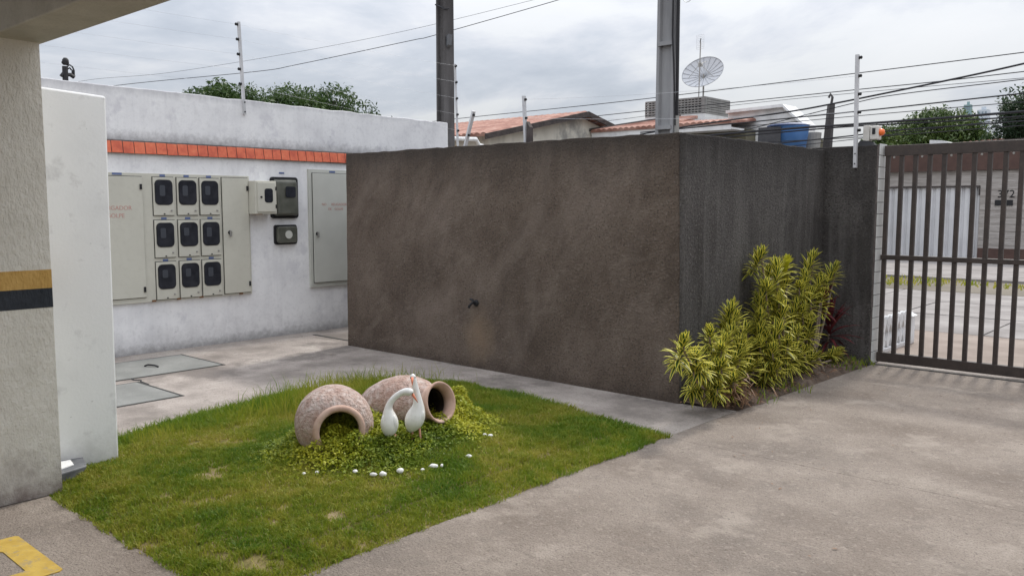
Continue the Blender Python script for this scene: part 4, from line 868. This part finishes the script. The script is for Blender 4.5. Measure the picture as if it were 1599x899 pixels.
# ornamental precast edging by the gate
pe = thing("ornamental_edging", "low white precast edging with diamond balusters just outside the gate", "edging", (-3.12, 10, 0))
build("base", box(-3.17, -3.07, 9.05, 10.36, -.004, .035), m_precast, pe)
for i in range(9):
    y0 = 9.10 + i * .14
    m_ = MB()
    prof = [(.035, .018), (.12, .058), (.205, .012), (.285, .058), (.325, .05)]
    vs = []
    for (z, hw) in prof: vs += [(-3.145, y0 + .07 - hw, z), (-3.095, y0 + .07 - hw, z), (-3.095, y0 + .07 + hw, z), (-3.145, y0 + .07 + hw, z)]
    fs = [(3, 2, 1, 0), (16, 17, 18, 19)] + [(4 * a + j, 4 * a + (j + 1) % 4, 4 * a + 4 + (j + 1) % 4, 4 * a + 4 + j) for a in range(4) for j in range(4)]
    m_.add(vs, fs); m_.lathe([(-.028, .052), (.028, .052)], (-3.12, y0 + .07, .335), (1, 0, 0), 14)
    build("baluster", m_, m_precast, pe)
build("post", box(-3.19, -3.05, 10.37, 10.51, -.004, .32), m_precast, pe, bevel=0.006)
build("post_cap", MB().add([(-3.21, 10.35, .322), (-3.03, 10.35, .322), (-3.03, 10.53, .322), (-3.21, 10.53, .322), (-3.12, 10.44, .395)], [(3, 2, 1, 0), (0, 1, 4), (1, 2, 4), (2, 3, 4), (3, 0, 4)]), m_precast, pe)

# ------------------------------------------------------------------ trees
def tree(name, label, x, y, zc, rx, rz, trunk_h, nb, nl, ls, mat, seed, group=None, asp=.4):
    rg = np.random.default_rng(seed); global rng; keep, rng = rng, rg
    t = thing(name, label, "tree", (x, y, 0), group)
    r0 = rx * .075 + .05
    tr = MB().tube([(x, y, 0), (x + .05, y, trunk_h * .5), (x, y + .05, trunk_h)], [r0 * 1.3, r0, r0 * .8], 8)
    build("trunk", tr, m_bark, t, smooth=True)
    cs = []; lb_ = MB()
    for i in range(nb):
        d = rg.normal(size=3); d /= np.linalg.norm(d); d[2] = abs(d[2]) * 1.1 - .35
        c = np.array([x, y, zc]) + d * np.array([rx, rx, rz]) * rg.uniform(.45, .92); cs.append(c)
        if i % 3 == 0: lb_.tube([(x, y, trunk_h * .9), tuple((np.array([x, y, trunk_h]) * .45 + c * .55) + rg.normal(size=3) * .06), tuple(c)], [r0 * .5, r0 * .25, r0 * .08], 5)
    build("limbs", lb_, m_bark, t)
    cs = np.array(cs); per = nl // nb; C_ = np.repeat(cs, per, 0); n_ = len(C_)
    br = np.repeat(rg.uniform(.16, .34, nb), per)[:, None] * rx
    v = rg.normal(size=(n_, 3)); v /= np.linalg.norm(v, axis=1)[:, None]
    pos = C_ + v * br * np.array([1, 1, .75]) * rg.uniform(.35, 1.1, (n_, 1)) ** .6
    P_, F_, r_ = quads_leaves(pos, rg.uniform(.6, 1.3, n_) * ls, asp, .7, np.clip(rg.random(n_) * .6 + np.repeat(rg.uniform(0, .4, nb), per), 0, 1))
    soup("crown", P_, F_, r_, mat, t, org=(x, y, zc)); rng = keep
MG = "trees behind the white wall"
tree("mango_tree", "dark leafy tree behind the white wall, left of the tall fence post", -15.6, 8.9, 3.30, 1.25, .88, 2.6, 60, 15000, .10, g_mango, 1, MG)
tree("mango_tree", "broad dark leafy tree behind the white wall, right of the tall fence post", -15.8, 11.0, 3.35, 1.5, 1.02, 2.6, 70, 19000, .10, g_mango, 2, MG)
tree("mango_tree", "smaller dark leafy tree low at the right end behind the white wall", -15.8, 12.7, 3.12, 1.15, .8, 2.4, 50, 12000, .095, g_mango, 3, MG)
tree("yellow_shrub", "yellow green bushy tree at the far right above the white wall", -14.6, 11.9, 2.95, .75, .62, 2.2, 26, 4500, .085, g_yellow, 4)
tree("garden_shrub", "small yellow green shrub at the foot of the leaning fence post", -12.9, 13.1, 2.35, .5, .55, 1.8, 18, 1400, .11, g_yellow, 5)
tree("street_tree", "rounded green tree above the street house roof, left of the far towers", -11.3, 40, 4.1, 2.7, 2.0, 2.5, 130, 30000, .20, g_ftree, 6)
tree("street_tree", "very dark tree at the right edge above the street house", -5.85, 36, 4.5, 2.3, 2.3, 2.5, 120, 26000, .19, g_dark, 7)
tree("street_tree", "low olive tree between the rounded tree and the very dark tree", -9.8, 42, 3.6, 1.9, 1.3, 2.0, 60, 13000, .20, g_ftree, 8)

def far_tower(px0, px1, ytop, Y, mat, label):
    a, b = onY(px0, ytop, Y), onY(px1, ytop, Y); t = thing("apartment_tower", label, "tower", ((a.x + b.x) / 2, Y, 0))
    build("walls", box(a.x, b.x, Y, Y + (b.x - a.x), 0, a.z), mat, t)
    wd = b.x - a.x; nf = 16; hz_ = a.z / nf
    wn = MB()
    for i in range(4, nf):
        for j in range(3): wn.box(a.x + wd * (.12 + j * .29), a.x + wd * (.30 + j * .29), Y - .05, Y + .02, i * hz_ + hz_ * .25, i * hz_ + hz_ * .7)
    build("windows", wn, m_towerwin, t, kind="stuff")
    build("roof_box", box(a.x + wd * .3, a.x + wd * .7, Y + 1, Y + wd * .6, a.z, a.z + hz_ * .5), mat, t)
far_tower(1505, 1516, 164, 260, m_tower_a, "distant teal grey tower above the low olive tree")
far_tower(1526, 1543, 172, 300, m_tower_b, "distant pale hazy tower beside the very dark tree")

# ------------------------------------------------------------------ jars, herons, pebbles
def jar(name, label, c, ax, prof_out, prof_in, lip):
    t = thing(name, label, "jar", (c[0], c[1], c[2] - .2)); ax = Vector(ax).normalized()
    build("body", MB().lathe(prof_out, c, ax, 48, False), m_terra_w, t, smooth=True)
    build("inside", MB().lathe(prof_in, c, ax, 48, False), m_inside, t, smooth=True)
    build("lip", MB().lathe(lip, c, ax, 48, False), m_terra, t, smooth=True)
    return t
vcam = Vector((.81, -.59, 0)); vrt = Vector((.745, .667, 0))
jc = onZ(522, 661, .23)
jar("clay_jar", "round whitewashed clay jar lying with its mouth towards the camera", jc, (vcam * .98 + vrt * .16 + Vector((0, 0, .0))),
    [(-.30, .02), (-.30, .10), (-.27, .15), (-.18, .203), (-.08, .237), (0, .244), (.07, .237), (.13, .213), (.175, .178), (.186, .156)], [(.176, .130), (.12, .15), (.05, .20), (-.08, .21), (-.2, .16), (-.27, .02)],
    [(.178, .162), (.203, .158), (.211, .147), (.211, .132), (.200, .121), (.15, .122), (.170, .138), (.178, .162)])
jc2 = onZ(628, 634, .24)
print("jars", jc, jc2)
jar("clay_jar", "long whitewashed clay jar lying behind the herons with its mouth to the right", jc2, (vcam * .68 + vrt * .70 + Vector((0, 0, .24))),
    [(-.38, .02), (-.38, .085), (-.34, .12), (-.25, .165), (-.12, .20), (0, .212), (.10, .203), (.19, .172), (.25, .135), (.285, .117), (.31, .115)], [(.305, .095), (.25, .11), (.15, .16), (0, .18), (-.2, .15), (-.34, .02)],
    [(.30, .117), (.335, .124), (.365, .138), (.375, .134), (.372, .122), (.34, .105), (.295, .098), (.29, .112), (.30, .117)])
Z5 = .000826
def heron(label, foot_px, zp, x0, y0, path, radii, eye, beak, legs, toward):
    """path in enlarged-photo pixels, laid in an upright plane facing the camera through the feet"""
    zf = .115; f = onZ(*foot_px, zf); t = thing("heron_statue", label, "statue", (f.x, f.y, zf), "pair of white heron statues")
    def q(a, b, dep=0.0): return Vector((f.x, f.y, zf)) + vrt * ((a - x0) * Z5) + Vector((0, 0, (y0 - b) * Z5)) + vcam * dep
    build("body", MB().tube([q(*p) for p in path], [r * Z5 * 1.1 for r in radii], 14), m_heron, t, smooth=True, sub=1)
    for s in (-1, 1):
        wpts = []
        k_ = [i for i in range(len(path)) if radii[i] > 38]
        p0, p1_ = Vector(path[k_[0]][:2]), Vector(path[k_[-1]][:2]); w_ = MB()
        pts = [q(*(p0.lerp(p1_, u)), (path[k_[0]][2] if len(path[k_[0]]) > 2 else 0) + .022) + vrt * s * .030 for u in (.0, .3, .6, .95)]
        w_.tube(pts, [.010, .024, .026, .008], 10); build("wing", w_, m_heron, t, smooth=True, sub=1)
    build("beak", MB().tube([q(*p) for p in beak], [.0095, .0065, .002], 8), m_beak, t, smooth=True)
    ey = MB()
    for e_ in eye: ey.lathe([(-.004, .001), (-.002, .0038), (.002, .0038), (.004, .001)], q(*e_), vcam, 8)
    build("eye", ey, m_black, t)
    for l_ in legs:
        g_ = MB().tube([q(*l_[0]), q(*l_[1]), q(l_[1][0], l_[1][1] + 40)], [.0075, .0055, .006], 7)
        build("leg", g_, m_leg, t, smooth=True)
    return t
heron("white heron statue bending its neck and lowering its beak", (611, 696), .1, 885, 660,
      [(862, 596), (866, 575), (872, 535), (875, 492), (874, 445), (868, 405), (866, 375), (874, 345), (890, 315), (915, 287), (945, 264), (978, 247), (1010, 242), (1035, 248), (1050, 262)],
      [6, 34, 58, 66, 58, 40, 29, 24, 22, 21, 21, 23, 29, 31, 18], [(1046, 252, .024)], [(1048, 262), (1066, 292), (1088, 326)], [((848, 575), (850, 640)), ((914, 570), (918, 655))], 0)
heron("white heron statue standing upright with its neck stretched up", (650, 692), .1, 1125, 640,
      [(1072, 552), (1082, 530), (1098, 492), (1116, 450), (1132, 405), (1142, 365), (1144, 330), (1138, 285), (1130, 240), (1121, 195), (1112, 155), (1104, 122), (1098, 104)],
      [8, 38, 62, 72, 64, 48, 36, 28, 24, 21, 20, 22, 12], [(1086, 128, .02), (1120, 128, .012)], [(1098, 130, .018), (1095, 150, .036), (1094, 178, .052)], [((1098, 535), (1092, 630)), ((1148, 500), (1160, 630))], 0)
PG = "white pebbles edging the mound"
for i, (a, b, s, lab) in enumerate([(555, 748, .022, 0), (583, 752, .024, 0), (598, 752, .030, 0), (625, 748, .034, "bright white pebble in front of the bending heron, largest of the edging"), (660, 745, .020, 0), (677, 741, .030, 0), (690, 739, .018, 0), (732, 727, .024, 0), (757, 699, .020, 0), (766, 699, .022, 0), (475, 750, .022, 0), (495, 748, .018, 0)]):
    p = onZ(a, b, .03); zb = float(lawn_z(p.x, p.y)); m_ = MB(); rg = np.random.default_rng(50 + i)
    n1_, n2_ = 10, 6; s *= .72; sc = np.array([s * rg.uniform(.9, 1.35), s * rg.uniform(.7, 1.0), s * rg.uniform(.6, .8)]); ro = rg.uniform(0, 3)
    prof = [(math.sin(math.pi * (j / n2_ - .5)), max(math.cos(math.pi * (j / n2_ - .5)), .02)) for j in range(n2_ + 1)]
    m_.lathe(prof, (0, 0, 0), (0, 0, 1), n1_); m_.v = [((v[0] * sc[0] * math.cos(ro) - v[1] * sc[1] * math.sin(ro)) * rg.uniform(.82, 1.15) + p.x, (v[0] * sc[0] * math.sin(ro) + v[1] * sc[1] * math.cos(ro)) * rg.uniform(.82, 1.15) + p.y, v[2] * sc[2] * rg.uniform(.85, 1.1) + zb + s * .6 + .012) for v in m_.v]
    o = build("pebble", m_, m_pebble, smooth=True); tag(o, lab or "small white pebble in the row along the front of the ground cover", "pebble", PG)

# ------------------------------------------------------------------ dracaenas and cordyline
def strap_leaves(base, dirs, length, width, droop, rnd):
    """arching strap leaves, five stations by three verts, margins carried in the UV"""
    n_ = len(base); T = np.array([0, .22, .5, .78, 1.0]); W = np.array([.45, .9, 1.0, .7, .06]); k_ = len(T)
    P_ = np.empty((n_, k_, 3, 3)); U = np.empty((n_, k_, 3, 2))
    hd = dirs.copy(); hd[:, 2] = 0; hd /= np.linalg.norm(hd, axis=1)[:, None] + 1e-9; sd_ = np.stack([-hd[:, 1], hd[:, 0], np.zeros(n_)], 1)
    for i in range(k_):
        c = base + dirs * (length * T[i])[:, None] - np.array([0, 0, 1.]) * (droop * length * T[i] ** 2)[:, None]
        for j, s in enumerate((-1, 0, 1)):
            P_[:, i, j] = c + sd_ * (s * width * W[i] / 2)[:, None] + np.array([0, 0, 1.]) * (.18 * abs(s) * width * W[i])[:, None]; U[:, i, j] = (j / 2, T[i])
    q = []
    for i in range(k_ - 1):
        for j in range(2): q.append((i * 3 + j, i * 3 + j + 1, i * 3 + j + 4, i * 3 + j + 3))
    F_ = (np.arange(n_)[:, None, None] * (k_ * 3) + np.array(q)[None]).reshape(-1, 4)
    return P_.reshape(-1, 3), F_, np.repeat(rnd, k_ * 3), U.reshape(-1, 2)
def rosette(par, tip, axis, n_, ln, wd, mat, stem=.16, name="leaf_rosette"):
    tip = np.array(tip); ax = np.array(axis) / np.linalg.norm(axis); an = np.arange(n_) * 2.39996 + rng.uniform(0, 6)
    f = np.linspace(0, 1, n_)                                       # 0 young and upright, 1 old and drooping
    up = np.array([0, 0, 1.]) * .4 + ax * .6; up /= np.linalg.norm(up); a = np.cross(up, [.3, .9, .1]); a /= np.linalg.norm(a); b = np.cross(up, a)
    el = R(80) - f * R(84) + rng.normal(0, .14, n_)
    d = (a[None] * np.cos(an)[:, None] + b[None] * np.sin(an)[:, None]) * np.cos(el)[:, None] + up[None] * np.sin(el)[:, None]
    P_, F_, r_, U = strap_leaves(tip[None] - ax[None] * (f * stem)[:, None], d, ln * (0.62 + .5 * np.sin(np.pi * np.clip(f * .9 + .1, 0, 1))) * rng.uniform(.85, 1.15, n_), wd * rng.uniform(.85, 1.15, n_), .10 + .34 * f, rng.random(n_) * .8)
    return soup(name, P_, F_, r_, mat, par, org=tuple(tip), uv=U)
def zpx(a, b): return 1000 + a / 3.0, 360 + b / 3.0
def dracaena(label, base_px, heads, group="variegated dracaenas in the soil bed"):
    bp = onZ(*base_px, .03); bp.x = min(bp.x, -3.08); t = thing("dracaena", label, "plant", (bp.x, bp.y, .03), group)
    cane = MB()
    for (a, b, dX, sz, yel) in heads:
        sz *= rng.uniform(.82, 1.22)
        h_ = onX(*zpx(a, b), -3.22 + dX); h_.z -= .0
        ml = bp.lerp(h_, .55); ml.z = .03 + (h_.z - .03) * .45; ml += Vector((rng.normal(0, .02), rng.normal(0, .02), 0))
        s0 = bp + Vector((rng.normal(0, .05), rng.normal(0, .07), -.02)); s0.x = max(min(s0.x, -3.05), -3.42)
        q_ = [s0, ml, h_ - Vector((0, 0, .05)), h_]
        build("cane", MB().tube(q_, [.013, .011, .008, .004], 6), m_cane, t)
        ax = (h_ - ml).normalized() + Vector((rng.uniform(0, .5), rng.normal(0, .35), rng.normal(0, .15))); rosette(t, h_, tuple(ax), 58, .15 * sz, .031, g_dracy if yel else g_drac, .23 * sz)
    return t
dracaena("variegated dracaena leaning low over the corner of the stucco wall", (1113, 621),
         [(205, 530, .22, 1.05, 0), (255, 600, .16, 1., 0), (320, 665, .12, 1., 0), (435, 705, .14, 1., 0), (300, 745, .08, .9, 0), (465, 595, .08, 1.1, 0), (325, 480, .02, .9, 0), (430, 365, -.08, 1.05, 0), (430, 480, .0, 1.1, 0), (380, 560, .14, .9, 0), (380, 640, .18, .9, 0), (440, 420, -.04, 1., 0), (480, 540, .06, .9, 0), (250, 660, .16, .9, 0), (360, 740, .14, .9, 0), (400, 520, .02, 1., 0), (505, 470, -.06, .95, 0), (515, 560, .02, 1., 0), (530, 640, .10, .95, 0)])
dracaena("tall variegated dracaena in the middle with one bright yellow crown", (1217, 590),
         [(570, 115, -.10, .95, 0), (640, 175, -.05, 1., 0), (690, 145, -.08, .85, 1), (590, 275, -.02, 1.1, 0), (650, 330, .04, 1., 0), (560, 400, .0, 1., 0), (670, 385, .08, 1.1, 0), (740, 345, .0, 1., 0), (650, 475, .12, 1.1, 0), (740, 480, .1, 1., 0), (590, 500, .06, 1., 0), (620, 570, .14, 1., 0), (640, 650, .16, .95, 0), (720, 565, .12, 1., 0), (600, 200, -.12, .9, 0), (680, 260, -.08, 1., 0), (720, 420, -.02, 1., 0), (570, 330, -.06, 1., 0), (790, 450, .06, .9, 0), (560, 470, .02, 1., 0), (690, 530, .16, 1., 0), (560, 540, .06, .9, 0), (680, 620, .12, .9, 0)])
dracaena("variegated dracaena at the right with two crowns spread against the dark wall", (1262, 577),
         [(810, 135, -.08, 1., 0), (910, 190, -.04, 1.15, 0), (850, 235, -.02, 1., 0), (745, 265, .0, .95, 0), (800, 310, .02, 1., 0), (790, 430, .06, 1., 0), (780, 500, .06, .95, 0), (820, 600, .12, .95, 0), (930, 575, .06, .9, 0), (770, 220, -.06, 1., 0), (850, 300, .0, 1., 0), (760, 380, .04, 1., 0), (770, 570, .12, 1., 0)])
cbp = onX(1290, 545, -3.3); ct = thing("cordyline", "dark red cordyline behind the right dracaena", "plant", (cbp.x, cbp.y, .03))
ch = Vector((cbp.x + .03, cbp.y, .42)); build("cane", MB().tube([(cbp.x, cbp.y, .02), ch], [.014, .01], 6), m_cane, ct)
rosette(ct, ch, (0, 0, 1), 34, .36, .036, g_cord, .2); rosette(ct, ch + Vector((-.02, -.12, .22)), (0, 0, 1), 20, .26, .034, g_cord, .12)
n = 300                                                             # dry drooping leaves at the foot of the front plant
bx2 = onZ(1150, 612, .12); c = np.array([bx2.x, bx2.y, .14]) + rng.normal(size=(n, 3)) * [.07, .10, .05]
d = rng.normal(size=(n, 3)); d[:, 2] = -abs(d[:, 2]) * .9; d /= np.linalg.norm(d, axis=1)[:, None]
P, F, rr, U = strap_leaves(c, d, rng.uniform(.06, .13, n), rng.uniform(.006, .013, n), np.full(n, .3), rng.random(n)); P[:, 2] = np.maximum(P[:, 2], .03)
soup("dry_leaves", P, F, rr, g_dry, kind="stuff")
